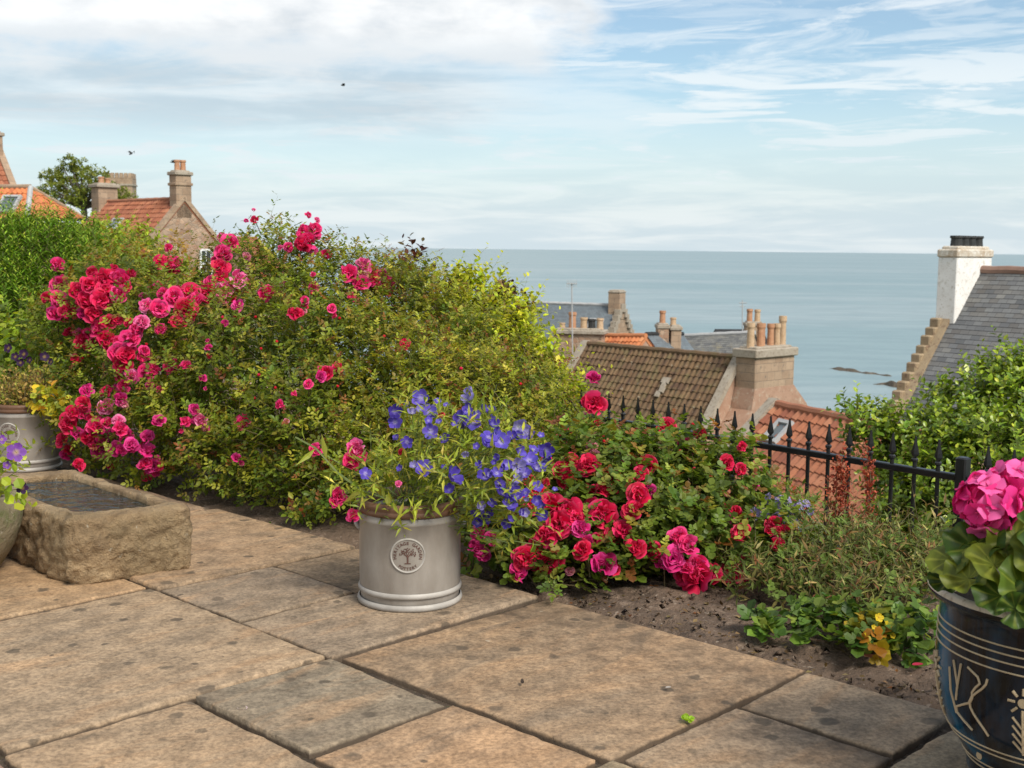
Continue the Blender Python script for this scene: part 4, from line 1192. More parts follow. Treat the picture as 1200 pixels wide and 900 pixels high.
BL = [(69, 336, 22), (91, 345, 22), (105, 338, 22, 'd'), (120, 331, 22, 'd'), (131, 327, 20, 'd'), (140, 330, 20), (70, 355, 22), (81, 367, 24, 'd'), (67, 372, 22), (102, 356, 24), (119, 356, 24), (109, 372, 22, 'd'), (139, 350, 20), (123, 343, 22, 'd'), (127, 380, 20, 'd'),
      (100, 403, 24, 'd'), (117, 389, 24), (125, 403, 24, 'd'), (107, 396, 20), (173, 362, 20, 'l'), (187, 366, 22), (204, 352, 24), (222, 347, 26), (219, 369, 28), (208, 382, 20), (228, 358, 22), (261, 301, 22), (270, 289, 22), (259, 317, 22, 'd'), (258, 330, 20, 'd'),
      (280, 331, 24, 'l'), (245, 347, 26), (262, 347, 26, 'l'), (250, 335, 24), (312, 349, 20), (279, 362, 14, 'm'), (200, 314, 22, 'd'), (187, 311, 18, 'd'), (192, 348, 14), (160, 391, 22), (167, 382, 20, 'l'), (153, 401, 22), (139, 417, 24), (143, 430, 24), (148, 420, 22, 'd'), (173, 440, 22), (200, 434, 20), (181, 437, 16),
      (145, 457, 16), (142, 473, 18, 'm'), (125, 481, 20, 'l'), (102, 462, 16, 'm'), (98, 478, 18), (80, 500, 24), (114, 504, 26), (106, 515, 24), (124, 517, 26, 'm'), (117, 529, 24, 'm'), (136, 531, 20, 'm'), (154, 525, 18, 'm'), (142, 508, 18), (186, 498, 16, 'm'), (218, 499, 14), (236, 498, 18, 'l'), (228, 484, 14, 'm'),
      (285, 498, 20), (277, 541, 12, 'm'), (172, 517, 18, 'm'), (173, 532, 20, 'm'), (170, 548, 18), (179, 551, 18, 'm'), (327, 479, 12), (298, 262, 10), (356, 277, 20), (369, 273, 18), (361, 286, 22), (354, 292, 20, 'd'), (338, 294, 12), (409, 324, 22), (426, 316, 22, 'l'), (424, 337, 22), (439, 334, 16), (453, 335, 20), (455, 347, 14), (433, 324, 22, 'd'), (357, 357, 12), (347, 372, 20), (367, 341, 14), (389, 366, 12), (382, 441, 20), (361, 455, 12), (376, 446, 14, 'm'), (244, 412, 10, 'm'), (238, 448, 10, 'm'), (63, 508, 20, 'd'), (72, 520, 18, 'd'), (85, 488, 16)]
BL = [(q[0], q[1], q[2] * 0.92) + tuple(q[3:]) for q in BL]
place_blooms(t_, lob, segs, BL[:100], 'pppd', 0.11)
crowd_blooms(t_, lob, BL[100:] + BL, 'pppdlmlf', 1.3, .10)
place_blooms(t_, lob, segs, [(random.uniform(90, 440), random.uniform(330, 480), random.uniform(6, 9), 'b') for _ in range(26)], 'p')
canes(segs, [ab(-2.6, 1.5), ab(-2.0, 1.35), ab(-1.5, 1.5), ab(-1.2, 1.3)], [c for c, r in lob for _ in range(3)], 0.006)
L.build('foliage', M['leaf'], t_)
link('stem', stems_mesh(segs, 'stem'), M['stem'], t_)

# ============================================================ olive twiggy rose shrub in the middle
lob = lobes_from([(438, 352, 6.6, 42), (485, 366, 6.4, 46), (450, 455, 5.85, 80), (535, 414, 6.2, 58), (555, 500, 5.6, 76), (612, 500, 5.6, 58), (605, 458, 6.0, 34), (455, 550, 5.3, 62), (520, 570, 5.15, 62), (585, 560, 5.05, 58), (648, 520, 5.4, 32), (500, 485, 5.6, 70)])
t_ = thing('twiggy_shrub', ab(-0.5, 1.5), 'dense olive green shrub with reddish shoot tips between pink roses and lime shrub', 'shrub')
L = Leaves(); segs = []
G_OLV = [((.14, .17, .024), 4), ((.18, .205, .034), 3), ((.085, .12, .02), 2.5), ((.23, .23, .05), 1.5)]
p, n = sample_lobes(lob, 1250, 0.55, 1.02)
shoots(L, segs, p, n, 8, 0.17, ('oval', 2, 0.034, 0.021), lambda k: pal(k, G_OLV), lambda k: pal(k, G_RED), tip_from=.55)
p, n = sample_lobes(lob, 130, 0.9, 1.0)
shoots(L, segs, p, n, 9, 0.20, ('oval', 2, 0.035, 0.018), lambda k: pal(k, G_OLV), lambda k: pal(k, G_RED), up_w=1.1, tip_from=.3)
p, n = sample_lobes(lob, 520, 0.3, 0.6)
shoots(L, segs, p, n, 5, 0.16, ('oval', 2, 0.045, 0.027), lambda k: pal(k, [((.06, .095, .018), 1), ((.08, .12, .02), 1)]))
place_blooms(t_, lob, segs, [(475, 408, 13, 'd'), (450, 399, 8, 'b'), (540, 437, 9, 'b'), (470, 480, 8, 'b'), (610, 455, 8, 'b')], 'd')
canes(segs, [ab(-0.7, 1.5), ab(-0.2, 1.4), ab(-1.0, 1.6)], [c for c, r in lob for _ in range(3)], 0.006)
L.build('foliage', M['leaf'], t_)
link('stem', stems_mesh(segs, 'stem'), M['stem'], t_)

# ============================================================ lime shrub with purple leaves
lob = lobes_from([(528, 362, 7.0, 28), (560, 364, 7.0, 26), (590, 386, 7.0, 25), (622, 434, 6.9, 27), (575, 415, 6.8, 44), (652, 474, 6.8, 22), (605, 446, 6.8, 36)])
t_ = thing('lime_shrub', ab(-0.9, 2.55), 'bright lime green shrub with oval leaves on the skyline above the harbour roofs', 'shrub')
L = Leaves(); segs = []
p, n = sample_lobes(lob, 700, 0.5, 1.0)
shoots(L, segs, p, n, 9, 0.20, ('oval', 'simple', 0, 0.045), lambda k: pal(k, [((.22, .28, .028), 4), ((.29, .33, .04), 3), ((.13, .19, .025), 2)]), None, up_w=.8)
p, n = sample_lobes(lob, 40, 0.9, 1.0)
shoots(L, segs, p, n, 10, 0.3, ('oval', 'simple', 0, 0.042), lambda k: pal(k, [((.22, .28, .03), 3), ((.27, .31, .05), 2)]), None, up_w=1.2)
canes(segs, [ab(-0.9, 2.5)], [c for c, r in lob for _ in range(4)], 0.008)
L.build('foliage', M['leaf'], t_)
link('stem', stems_mesh(segs, 'stem'), M['stem'], t_)
# purple leaved sprays among it
lob = lobes_from([(487, 312, 7.1, 11), (480, 325, 7.1, 14), (517, 352, 6.95, 20), (530, 368, 6.95, 18), (572, 388, 6.85, 20), (585, 377, 6.9, 18), (588, 345, 6.95, 9)])
t_ = thing('purple_shrub', ab(-1.15, 2.35), 'dark purple leaved shrub whose sprays poke through the lime green shrub', 'shrub')
L = Leaves(); segs = []
p, n = sample_lobes(lob, 85, 0.2, 1.0)
shoots(L, segs, p, n, 8, 0.13, ('oval', 'simple', 0, 0.05), lambda k: pal(k, [((.035, .014, .022), 3), ((.055, .018, .026), 2), ((.06, .05, .03), 1)]), None, up_w=.6)
canes(segs, [ab(-1.15, 2.3)], [c for c, r in lob for _ in range(3)], 0.005)
L.build('foliage', M['leaf'], t_)
link('stem', stems_mesh(segs, 'stem'), M['stem'], t_)

# ============================================================ red rose bush
lob = lobes_from([(690, 588, 4.8, 70), (785, 592, 4.8, 60), (625, 615, 4.55, 58), (735, 570, 4.95, 46), (845, 590, 4.8, 52), (665, 645, 4.4, 46), (690, 548, 5.0, 33), (805, 564, 4.95, 30), (580, 640, 4.5, 34), (740, 620, 4.55, 60), (820, 615, 4.6, 40), (690, 680, 4.3, 26), (800, 655, 4.4, 34), (850, 648, 4.45, 32), (745, 665, 4.35, 32), (605, 676, 4.3, 26), (650, 688, 4.2, 24), (700, 694, 4.15, 22)])
t_ = thing('rose_bush', ab(0.25, 1.45), 'low rose bush with red double blooms right of the grey pot', 'rose bush', 'flowering rose bushes')
L = Leaves(); segs = []
G_RB = [((.075, .125, .028), 4), ((.105, .155, .035), 3), ((.05, .088, .02), 3), ((.15, .18, .05), 1)]
p, n = sample_lobes(lob, 640, 0.5, 1.02)
shoots(L, segs, p, n, 7, 0.15, ('round', 2, 0.042, 0.027), lambda k: pal(k, G_RB), lambda k: pal(k, G_RED), tip_from=.7)
p, n = sample_lobes(lob, 60, 0.9, 1.0)
shoots(L, segs, p, n, 9, 0.13, ('oval', 2, 0.036, 0.022), lambda k: pal(k, G_RB), lambda k: pal(k, G_RED), up_w=1.0, tip_from=.4)
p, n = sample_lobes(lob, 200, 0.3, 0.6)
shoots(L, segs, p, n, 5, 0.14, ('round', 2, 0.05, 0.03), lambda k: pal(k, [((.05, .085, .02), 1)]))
RB = [(697, 479, 30), (690, 477, 22), (780, 505, 26), (803, 531, 26, 'p'), (821, 514, 18), (758, 553, 30), (750, 562, 22), (688, 550, 28), (715, 564, 26), (708, 578, 22), (749, 585, 32), (742, 602, 30), (706, 608, 40, 'd'), (695, 600, 26), (732, 628, 30), (745, 647, 26), (718, 632, 26), (684, 650, 24), (708, 667, 34, 'm'),
      (853, 548, 22), (868, 556, 16), (864, 614, 24), (867, 630, 26), (862, 604, 20), (795, 635, 26, 'p'), (806, 645, 26, 'p'), (790, 661, 32, 'm'), (778, 667, 24, 'm'), (814, 682, 40, 'd'), (828, 696, 36, 'd'), (800, 702, 30, 'd'), (830, 709, 26, 'd'), (818, 668, 26, 'p'), (852, 683, 38, 'd'), (870, 697, 28, 'd'), (845, 676, 26, 'd'), (859, 701, 30, 'd'),
      (663, 517, 24), (670, 550, 28), (690, 549, 26), (660, 557, 24), (663, 568, 24), (697, 579, 20), (623, 595, 30), (647, 597, 34, 'd'), (665, 604, 36, 'd'), (655, 620, 36, 'd'), (640, 633, 30), (617, 642, 32), (629, 653, 36), (643, 662, 34), (617, 662, 30), (682, 650, 26), (633, 668, 30), (557, 647, 24, 'm'), (565, 656, 22, 'm'), (577, 637, 20, 'm'), (630, 580, 22), (620, 568, 16), (680, 625, 24, 'm'), (676, 612, 26, 'd'), (612, 655, 26), (735, 545, 14, 'm'), (700, 500, 10), (640, 545, 14), (560, 630, 20, 'm')]
RB = [(q[0], q[1], q[2] * 0.9) + tuple(q[3:]) for q in RB]
place_blooms(t_, lob, segs, RB, 'rrrd', 0.09, 0.45)
crowd_blooms(t_, lob, RB, 'rrrdmf', 0.8, .08)
place_blooms(t_, lob, segs, [(random.uniform(640, 860), random.uniform(500, 620), random.uniform(7, 11), 'b') for _ in range(22)], 'r')
canes(segs, [G(690, 680), G(770, 672), G(630, 688)], [c for c, r in lob for _ in range(3)], 0.005)
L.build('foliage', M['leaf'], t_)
link('stem', stems_mesh(segs, 'stem'), M['stem'], t_)
# small trailing red blooms to the right
lob = lobes_from([(915, 628, 4.5, 26), (900, 650, 4.4, 22)])
t_ = thing('small_rose', ab(0.75, 1.55), 'small rose with a few drooping red flowers beside the pale violet asters', 'rose bush', 'flowering rose bushes')
L = Leaves(); segs = []
p, n = sample_lobes(lob, 40, 0.3, 1.0)
shoots(L, segs, p, n, 6, 0.10, ('round', 2, 0.035, 0.022), lambda k: pal(k, G_RB), lambda k: pal(k, G_RED))
place_blooms(t_, lob, segs, [(906, 618, 20, 'r'), (916, 628, 18, 'r'), (910, 644, 16, 'r'), (929, 644, 15, 'r'), (903, 627, 14, 'r')], 'r')
canes(segs, [ab(0.75, 1.5)], [c for c, r in lob for _ in range(3)], 0.004)
L.build('foliage', M['leaf'], t_)
link('stem', stems_mesh(segs, 'stem'), M['stem'], t_)

# ============================================================ hedge and plants at the left
t_ = thing('rosemary_hedge', P(40, 420, 8.6) * 1.0, 'dark green feathery hedge of upright needle shoots at the left edge', 'hedge')
t_.location.z = -0.02
L = Leaves(); segs = []
lob = lobes_from([(0, 330, 8.6, 70), (55, 325, 8.5, 62), (105, 335, 8.5, 52), (-60, 330, 8.7, 75), (140, 345, 8.5, 32), (20, 380, 8.3, 60), (90, 390, 8.3, 50), (-40, 400, 8.4, 60)])
p, n = sample_lobes(lob, 2600, 0.5, 1.0, back=.35)
n2 = n.copy(); n2 *= 0.25
shoots(L, segs, p, n2, 24, 0.21, ('needle', 'simple', 0, 0.048), lambda k: pal(k, [((.08, .17, .02), 3), ((.06, .13, .018), 3), ((.14, .25, .035), 2)]), lambda k: pal(k, [((.17, .25, .045), 1), ((.2, .29, .05), 1)]), up_w=1.3, rand=.2, tip_from=.5)
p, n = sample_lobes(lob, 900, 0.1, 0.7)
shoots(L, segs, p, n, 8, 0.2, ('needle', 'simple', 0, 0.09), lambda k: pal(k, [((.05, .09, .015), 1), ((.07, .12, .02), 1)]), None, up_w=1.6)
canes(segs, [np.array(P(40, 420, 8.6)) * [1, 1, 0]], [c for c, r in lob for _ in range(4)], 0.008)
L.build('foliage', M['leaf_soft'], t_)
link('stem', stems_mesh(segs, 'stem'), M['stem'], t_)

t_ = thing('golden_shrub', P(160, 330, 10) * 1.0, 'yellow green leafy shrub below the red roofed stone cottage', 'shrub')
t_.location.z = -1.0
lob = lobes_from([(160, 293, 10.2, 20), (138, 287, 10.4, 18), (110, 290, 10.4, 22), (150, 325, 10, 36)])
L = Leaves(); segs = []
p, n = sample_lobes(lob, 420, 0.4, 1.0)
shoots(L, segs, p, n, 8, 0.18, ('oval', 'simple', 0, 0.05), lambda k: pal(k, [((.15, .22, .025), 3), ((.21, .27, .04), 2), ((.09, .14, .02), 2)]), None, up_w=.7)
canes(segs, [np.array([t_.location.x, t_.location.y, -1.0])], [c for c, r in lob for _ in range(4)], 0.01)
L.build('foliage', M['leaf'], t_)
link('stem', stems_mesh(segs, 'stem'), M['stem'], t_)

t_ = thing('bronze_shrub', P(180, 400, 7.9) * 1.0, 'thin shrub with bronze young leaves in front of the stone gable', 'shrub')
t_.location.z = -0.02
lob = lobes_from([(150, 322, 7.9, 28), (182, 325, 8.0, 20), (180, 350, 7.7, 34), (215, 350, 7.7, 20)])
L = Leaves(); segs = []
p, n = sample_lobes(lob, 170, 0.3, 1.0)
shoots(L, segs, p, n, 8, 0.2, ('oval', 2, 0.04, 0.026), lambda k: pal(k, [((.15, .17, .035), 3), ((.2, .15, .05), 2), ((.10, .13, .025), 2)]), lambda k: pal(k, [((.26, .14, .05), 1), ((.2, .17, .05), 1)]), up_w=.9)
p = np.array([P(210 + dx, 300 + dy, 7.9) for dx, dy in ((0, 0), (3, 12), (-6, 6), (-2, 20), (7, 18))]); n = np.tile([[0, 0, 1.]], (5, 1))
shoots(L, segs, p, n, 7, 0.16, ('oval', 2, 0.05, 0.028), lambda k: pal(k, [((.26, .17, .06), 2), ((.2, .16, .06), 1)]), None, up_w=1.5)
canes(segs, [np.array([t_.location.x, t_.location.y, -.02])], [c for c, r in lob for _ in range(3)] + [np.array(P(210, 305, 7.9))], 0.005)
L.build('foliage', M['leaf'], t_)
link('stem', stems_mesh(segs, 'stem'), M['stem'], t_)

t_ = thing('leafy_shrub', P(15, 470, 7.6) * 1.0, 'soft light green leafy shrub behind the terracotta rimmed pot of dried flowers', 'shrub')
t_.location.z = -0.02
lob = lobes_from([(5, 400, 7.5, 32), (30, 425, 7.3, 34), (50, 460, 7.1, 38), (-25, 420, 7.5, 40), (70, 430, 7.2, 26), (45, 400, 7.5, 22)])
L = Leaves(); segs = []
p, n = sample_lobes(lob, 300, 0.4, 1.0)
shoots(L, segs, p, n, 7, 0.14, ('round', 'simple', 0, 0.05), lambda k: pal(k, [((.12, .19, .025), 3), ((.17, .24, .035), 2), ((.06, .10, .02), 2)]), None, up_w=.5)
canes(segs, [np.array([t_.location.x, t_.location.y, -.02])], [c for c, r in lob for _ in range(3)], 0.005)
L.build('foliage', M['leaf'], t_)
link('stem', stems_mesh(segs, 'stem'), M['stem'], t_)

# ============================================================ windswept tree far left
def tree_far():
    b = P(98, 262, 95); b.z = -2.5
    t_ = thing('windswept_tree', b, 'windswept broadleaf tree with ragged crown between the chimneys and the church tower', 'tree')
    L = Leaves(); mb = MB()
    lob = [(82, 190, 9), (94, 196, 11), (88, 203, 10), (76, 200, 7), (107, 203, 9), (118, 208, 8), (62, 206, 8), (52, 208, 5), (70, 213, 10), (84, 216, 11), (100, 214, 12), (115, 219, 11), (130, 223, 9), (143, 228, 8), (152, 233, 6), (58, 221, 8), (72, 229, 10), (90, 230, 12), (108, 231, 11), (125, 234, 9), (140, 237, 8), (50, 224, 5), (64, 236, 8), (124, 201, 4)]
    lob = lobes_from([(u, v, 95 + random.uniform(-1.5, 1.5), r, .8) for u, v, r in lob])
    top = P(98, 236, 95)
    mb.tube([b, b.lerp(top, .5) + Vector((.1, 0, 0)), top], [.42, .33, .22], 8)
    for c, r in lob:
        c = Vector(c); m_ = top.lerp(c, .5) + Vector((0, 0, -.15))
        mb.tube([top + Vector((0, 0, -.5)), m_, c], [.15, .09, .04], 6)
    mb.build('trunk', M['bark'], t_, smooth=True)
    p, n = sample_lobes(lob, 900, 0.2, 1.0, zmin=-2, back=.7)
    shoots(L, None, p, n, 7, 0.34, ('diamond', 'simple', 0, 0.22), lambda k: pal(k, [((.07, .10, .025), 3), ((.10, .135, .03), 3), ((.14, .17, .04), 2)], .2), None, up_w=.3, rand=.5)
    L.build('crown', M['leaf'], t_)
tree_far()

# ============================================================ evergreen shrub beyond the railing at the right
t_ = thing('evergreen_shrub', (5.2, 8.9, -3.6), 'large glossy green shrub behind the iron railing in front of the slate roof', 'shrub')
lob = lobes_from([(1128, 482, 9.2, 36), (1168, 462, 9.2, 42), (1080, 520, 9.0, 40), (1022, 500, 9.0, 24), (1062, 540, 8.9, 34), (1200, 478, 9.0, 50), (1130, 530, 8.7, 52), (1235, 445, 9.2, 48), (1180, 550, 8.4, 66), (1105, 570, 8.4, 50), (1250, 520, 8.8, 70), (1066, 588, 8.6, 36), (1190, 620, 8.2, 54), (1120, 630, 8.3, 46), (1060, 640, 8.4, 40), (1240, 610, 8.3, 50), (1190, 432, 9.3, 18), (1002, 482, 9.0, 10)])
L = Leaves(); segs = []
lob = [(c_ - np.array([0, 0, .07]), r_) for c_, r_ in lob]
p, n = sample_lobes(lob, 2500, 0.6, 1.02, zmin=-3.5, back=.2)
shoots(L, segs, p, n, 11, 0.21, ('oval', 'simple', 0, 0.058), lambda k: pal(k, [((.085, .15, .02), 3), ((.12, .195, .024), 3), ((.055, .10, .016), 3), ((.18, .25, .032), 1.5)]), lambda k: pal(k, [((.2, .27, .035), 1), ((.15, .22, .03), 1)]), up_w=.75, stem_r=.003, tip_from=.7)
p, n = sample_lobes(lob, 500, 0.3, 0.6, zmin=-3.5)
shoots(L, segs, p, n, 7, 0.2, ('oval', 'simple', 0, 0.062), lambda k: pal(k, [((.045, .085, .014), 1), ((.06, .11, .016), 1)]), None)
canes(segs, [np.array([5.2, 8.9, -3.6]), np.array([4.0, 8.7, -3.6])], [c for c, r in lob for _ in range(3)], 0.02)
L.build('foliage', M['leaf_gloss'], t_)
link('stem', stems_mesh(segs, 'stem'), M['stem'], t_)

# ============================================================ iron railing
f0 = P(1128, 557, 4.86); f1 = P(712, 500, 6.45)
zr_ = f0.z; fd_ = (Vector((f1.x, f1.y, 0)) - Vector((f0.x, f0.y, 0))).normalized()
ft = P(1073, 513, 5.0).z
Z0 = -0.26
rail = thing('iron_railing', (f0.x, f0.y, 0), 'black wrought iron railing with spear finials along the back of the bed', 'railing')
def fp(s, z): return Vector((f0.x, f0.y, z)) + fd_ * s
fn_ = Vector((-fd_.y, fd_.x, 0))
for z, nm in ((zr_ - 0.012, 'rail'), (-0.12, 'rail')):
    mb = MB(); mb.bevel_box(fp(1.6, z), fd_ * 2.9, fn_ * 0.016, (0, 0, 0.014), 0.004); mb.build(nm, M['iron'], rail)
mb = MB(); mb.bevel_box(fp(0, (zr_ + 0.075 + Z0) / 2), fd_ * 0.024, fn_ * 0.024, (0, 0, (zr_ + 0.075 - Z0) / 2), 0.006); mb.build('post', M['iron'], rail)
# bar spacing from the photo: finials near u = 1100, 1073, 1046, 1019, 995 ...
def s_of(u):
    d = ray(u, 520); # intersect vertical plane of the fence
    A_ = np.array([[d.x, -fd_.x], [d.y, -fd_.y]]); b_ = np.array([f0.x, f0.y]); r_ = np.linalg.solve(A_, b_); return r_[1]
s1, s2 = s_of(1073), s_of(881)
sp = (s2 - s1) / 8
def spear(mb, c):
    """forged spear head on a collar"""
    mb.lathe([(.0085, 0), (.0145, .004), (.0145, .012), (.009, .018)], c, 8, None, False, False)
    ks = [(0, .018, .008), (.0195, .034, .009), (.016, .05, .008), (.0075, .085, .005), (.001, .109, .001)]
    ids = []
    for wx, z, wy in ks:
        ids.append(mb.addv([c + fd_ * max(wx, .005) + Vector((0, 0, z)), c + fn_ * wy + Vector((0, 0, z)), c - fd_ * max(wx, .005) + Vector((0, 0, z)), c - fn_ * wy + Vector((0, 0, z))]))
    for a, b in zip(ids, ids[1:]):
        for i in range(4):
            j = (i + 1) % 4; mb.face((a + i, a + j, b + j, b + i))
    mb.face([ids[0] + i for i in range(4)]); mb.face([ids[-1] + i for i in range(4)])
for k in range(-8, 21):
    s = s1 + sp * k
    if abs(s) < 0.05: continue
    mb = MB(); mb.tube([fp(s, Z0), fp(s, ft - 0.105)], 0.0092, 8); bar = mb.build('bar', M['iron'], rail)
    mb = MB(); spear(mb, fp(s, ft - 0.107)); mb.build('finial', M['iron'], bar)

# ============================================================ stone trough
def loop_of(corners, n_side, rad):
    """points and outward normals round a convex corner list, corners rounded"""
    cs = [Vector(c) for c in corners]; ctr = sum(cs, Vector((0, 0))) / len(cs); out_ = []
    k = len(cs)
    for i in range(k):
        p, q = cs[i], cs[(i + 1) % k]; d = (q - p).normalized(); L_ = (q - p).length
        nn = Vector((d.y, -d.x)); nn = nn if nn.dot(p - ctr) > 0 else -nn
        dp = (p - cs[i - 1]).normalized(); np_ = Vector((dp.y, -dp.x)); np_ = np_ if np_.dot(p - ctr) > 0 else -np_
        dn_ = (cs[(i + 2) % k] - q).normalized(); nx_ = Vector((dn_.y, -dn_.x)); nx_ = nx_ if nx_.dot(q - ctr) > 0 else -nx_
        for j in range(n_side):
            f = j / n_side; x = f * L_; m_ = nn.copy(); ins = 0
            if x < rad * 2: w_ = .5 * (1 - x / (rad * 2)); m_ = nn * (1 - w_) + np_ * w_; ins = rad * .8 * (2 * w_) ** 2
            elif L_ - x < rad * 2: w_ = .5 * (1 - (L_ - x) / (rad * 2)); m_ = nn * (1 - w_) + nx_ * w_; ins = rad * .8 * (2 * w_) ** 2
            m_.normalize(); out_.append((p.lerp(q, f) - m_ * ins, m_))
    return out_
def rough_block(outer, inner, z_top, z_bot, depth):
    """hewn stone trough with worn edges: closed rings from the foot over the rim to the basin floor"""
    mb = MB(); NS = 64
    lo_, li_ = loop_of(outer, NS, .022), loop_of(inner, NS, .02)
    def hew(p, z, amp):
        q = Vector((p.x, p.y, z))
        return (abs(mnoise.noise(q * 7 + Vector((0, 0, 5)))) * 1.6 - .5 + mnoise.noise(q * 17) * .9 + mnoise.noise(q * 41) * .75 + mnoise.noise(q * 85) * .5) * amp
    rings = []
    H = z_top - z_bot
    for j in range(27):
        f = j / 26; z = z_bot + H * f
        edge = .014 * max(0, 1 - (1 - f) * H / .022) ** 2 + .010 * max(0, 1 - f * H / .02) ** 2
        bul = .012 * math.sin(math.pi * f)
        rings.append([(p + m_ * (hew(p, z, .0135) + bul - edge), z - (.004 if j == 26 else 0)) for p, m_ in lo_])
    top_o = rings[-1]
    for j in range(1, 10):
        f = j / 10
        rr = []
        for (p, z), (q, m_) in zip(top_o, li_):
            x = p.lerp(q, f); w_ = min(f, 1 - f)
            rr.append((x, z_top + mnoise.noise(Vector((x.x * 9, x.y * 9, 4))) * .008 + mnoise.noise(Vector((x.x * 34, x.y * 34, 4))) * .004 + .004 * min(1, w_ / .2) - .004))
        rings.append(rr)
    for j in range(9):
        f = j / 8; z = z_top - .006 - (depth - .006) * f
        rings.append([(p - m_ * (.006 * f + hew(p, z, .004)), z) for p, m_ in li_])
    n = len(lo_); ids = [mb.addv([ab(p.x, p.y, z) for p, z in r]) for r in rings]
    for a_, b_ in zip(ids, ids[1:]):
        for i in range(n):
            j = (i + 1) % n; mb.face((a_ + i, a_ + j, b_ + j, b_ + i))
    mb.face([ids[-1] + i for i in range(n)])
    return mb
ZT = 0.245
outer = [(-1.235, -0.19), (-1.13, 0.235), (-2.15, 0.27), (-2.2, -0.17)]
inner = [(-1.320, -0.130), (-1.215, 0.172), (-2.05, 0.20), (-2.09, -0.11)]
tr = thing('stone_trough', ab(-1.68, 0.04), 'rough hewn stone trough full of water beside the pink roses', 'trough')
m, t = material('trough_stone')
co = objco(t); n1 = t.noise(co, 6, 7, 0.65, 0.4); n2 = t.noise(co, 26, 6, 0.7); n3 = t.noise(co, 3.2, 5, 0.6)
c = t.ramp(n1, [(0.30, (0.13, 0.09, 0.052)), (0.5, (0.32, 0.235, 0.145)), (0.68, (0.50, 0.39, 0.26))])
c = t.mix(t.math('MULTIPLY', t.smooth(n3, .5, .66), .6), c, (0.21, 0.165, 0.10)); c = t.mix(0.8, c, t.mix(n2, (.28, .27, .25), (1.75, 1.70, 1.6)), 'MULTIPLY')
c = t.mix(1.0, t.mix(t.smooth(t.noise(co, 40, 3, .6), .66, .74), c, (0.45, 0.40, 0.32)), (1.0, .94, .85), 'MULTIPLY')
t.set(t.p.inputs['Base Color'], c); t.p.inputs['Roughness'].default_value = .92
t.set(t.p.inputs['Normal'], t.bump(t.math('ADD', n1, t.math('MULTIPLY', n2, .9)), 1.0, .04)); M['trough'] = m
rough_block(outer, inner, ZT, -0.005, 0.14).build('basin', M['trough'], tr, smooth=True)
m, t = material('pond_water'); t.p.inputs['Base Color'].default_value = (0.018, 0.02, 0.016, 1); t.p.inputs['Roughness'].default_value = 0.02; t.p.inputs['IOR'].default_value = 1.33
t.p.inputs['Specular IOR Level'].default_value = 0.9
t.set(t.p.inputs['Normal'], t.bump(t.noise(objco(t), 13, 3, .5), .9, .055)); M['pond'] = m
mb = MB(); mb.poly([ab(a, b, ZT - 0.022) for a, b in [(-1.31, -.138), (-1.205, .180), (-2.06, .208), (-2.10, -.118)]]); mb.build('water', M['pond'], tr)

# ============================================================ glazed garden pots
m, t = material('grey_glaze')
co = objco(t); n1 = t.noise(t.scale(co, (3, 3, 1)), 4, 5, .6); n2 = t.noise(co, 40, 4, .6)
c = t.ramp(n1, [(.25, (0.20, 0.172, 0.145)), (.55, (0.275, 0.247, 0.215)), (.75, (0.33, 0.30, 0.265))]); c = t.mix(.3, c, t.mix(n2, (.8, .8, .8), (1.2, 1.2, 1.2)), 'MULTIPLY')
t.set(t.p.inputs['Base Color'], c); t.p.inputs['Roughness'].default_value = .32; t.p.inputs['Specular IOR Level'].default_value = .5
t.set(t.p.inputs['Normal'], t.bump(n1, .12, .01)); M['glaze'] = m
M['rim_brown'] = noisy('brown_rim', (0.11, 0.055, 0.03), (0.16, 0.085, 0.05), 10, .5, .2, 50)
M['band_pale'] = noisy('pale_band', (0.27, 0.25, 0.225), (0.44, 0.41, 0.37), 8, .5, .1, 40)
M['emblem_dark'] = noisy('emblem_brown', (0.075, 0.035, 0.025), (0.12, 0.06, 0.045), 30, .6, .1, 90)
PR = 0.172   # body radius
def pot_base(c, label):
    t_ = thing('garden_pot', c, label, 'flower pot', 'grey glazed garden pots')
    c = Vector(c)
    mb = MB()
    mb.lathe([(.165, .002), (.168, .02), (.169, .05), (.172, .07), (.1725, .15), (.1725, .285), (.1755, .288), (.1765, .294), (.1745, .300), (.173, .306), (.172, .315), (.155, .315), (.152, .29), (.15, .25), (0.02, .25)], c, 72, None, True, False)
    mb.build('body', M['glaze'], t_, smooth=True)
    mb = MB(); mb.lathe([(.172, .312), (.178, .315), (.1815, .324), (.178, .331), (.1775, .335), (.1825, .342), (.181, .352), (.174, .357), (.163, .357), (.157, .350), (.156, .316)], c, 72, None, False, False)
    mb.build('rim', M['rim_brown'], t_, smooth=True)
    mb = MB(); mb.lathe([(.168, .0), (.177, .002), (.1795, .010), (.178, .018), (.1725, .022)], c, 72, None, False, False); mb.build('base_band', M['band_pale'], t_, smooth=True)
    mb = MB(); mb.lathe([(.1715, .042), (.176, .045), (.177, .052), (.175, .058), (.1718, .061)], c, 72, None, False, False); mb.build('base_band', M['band_pale'], t_, smooth=True)
    mb = MB(); mb.lathe([(.10, .262), (.155, .262)], c, 40, None, False, False); mb.poly([c + Vector((.153 * math.cos(a), .153 * math.sin(a), .268 + .006 * math.sin(5 * a))) for a in [2 * math.pi * i / 40 for i in range(40)]]); mb.build('compost', M['compost'], t_)
    return t_
def wrap(c, ang0, x, y, dep):
    """point of the emblem plane laid on the pot's wall"""
    a = ang0 + x / (PR)
    r = PR + 0.0005 + dep
    return Vector((c[0] + r * math.cos(a), c[1] + r * math.sin(a), c[2] + y))
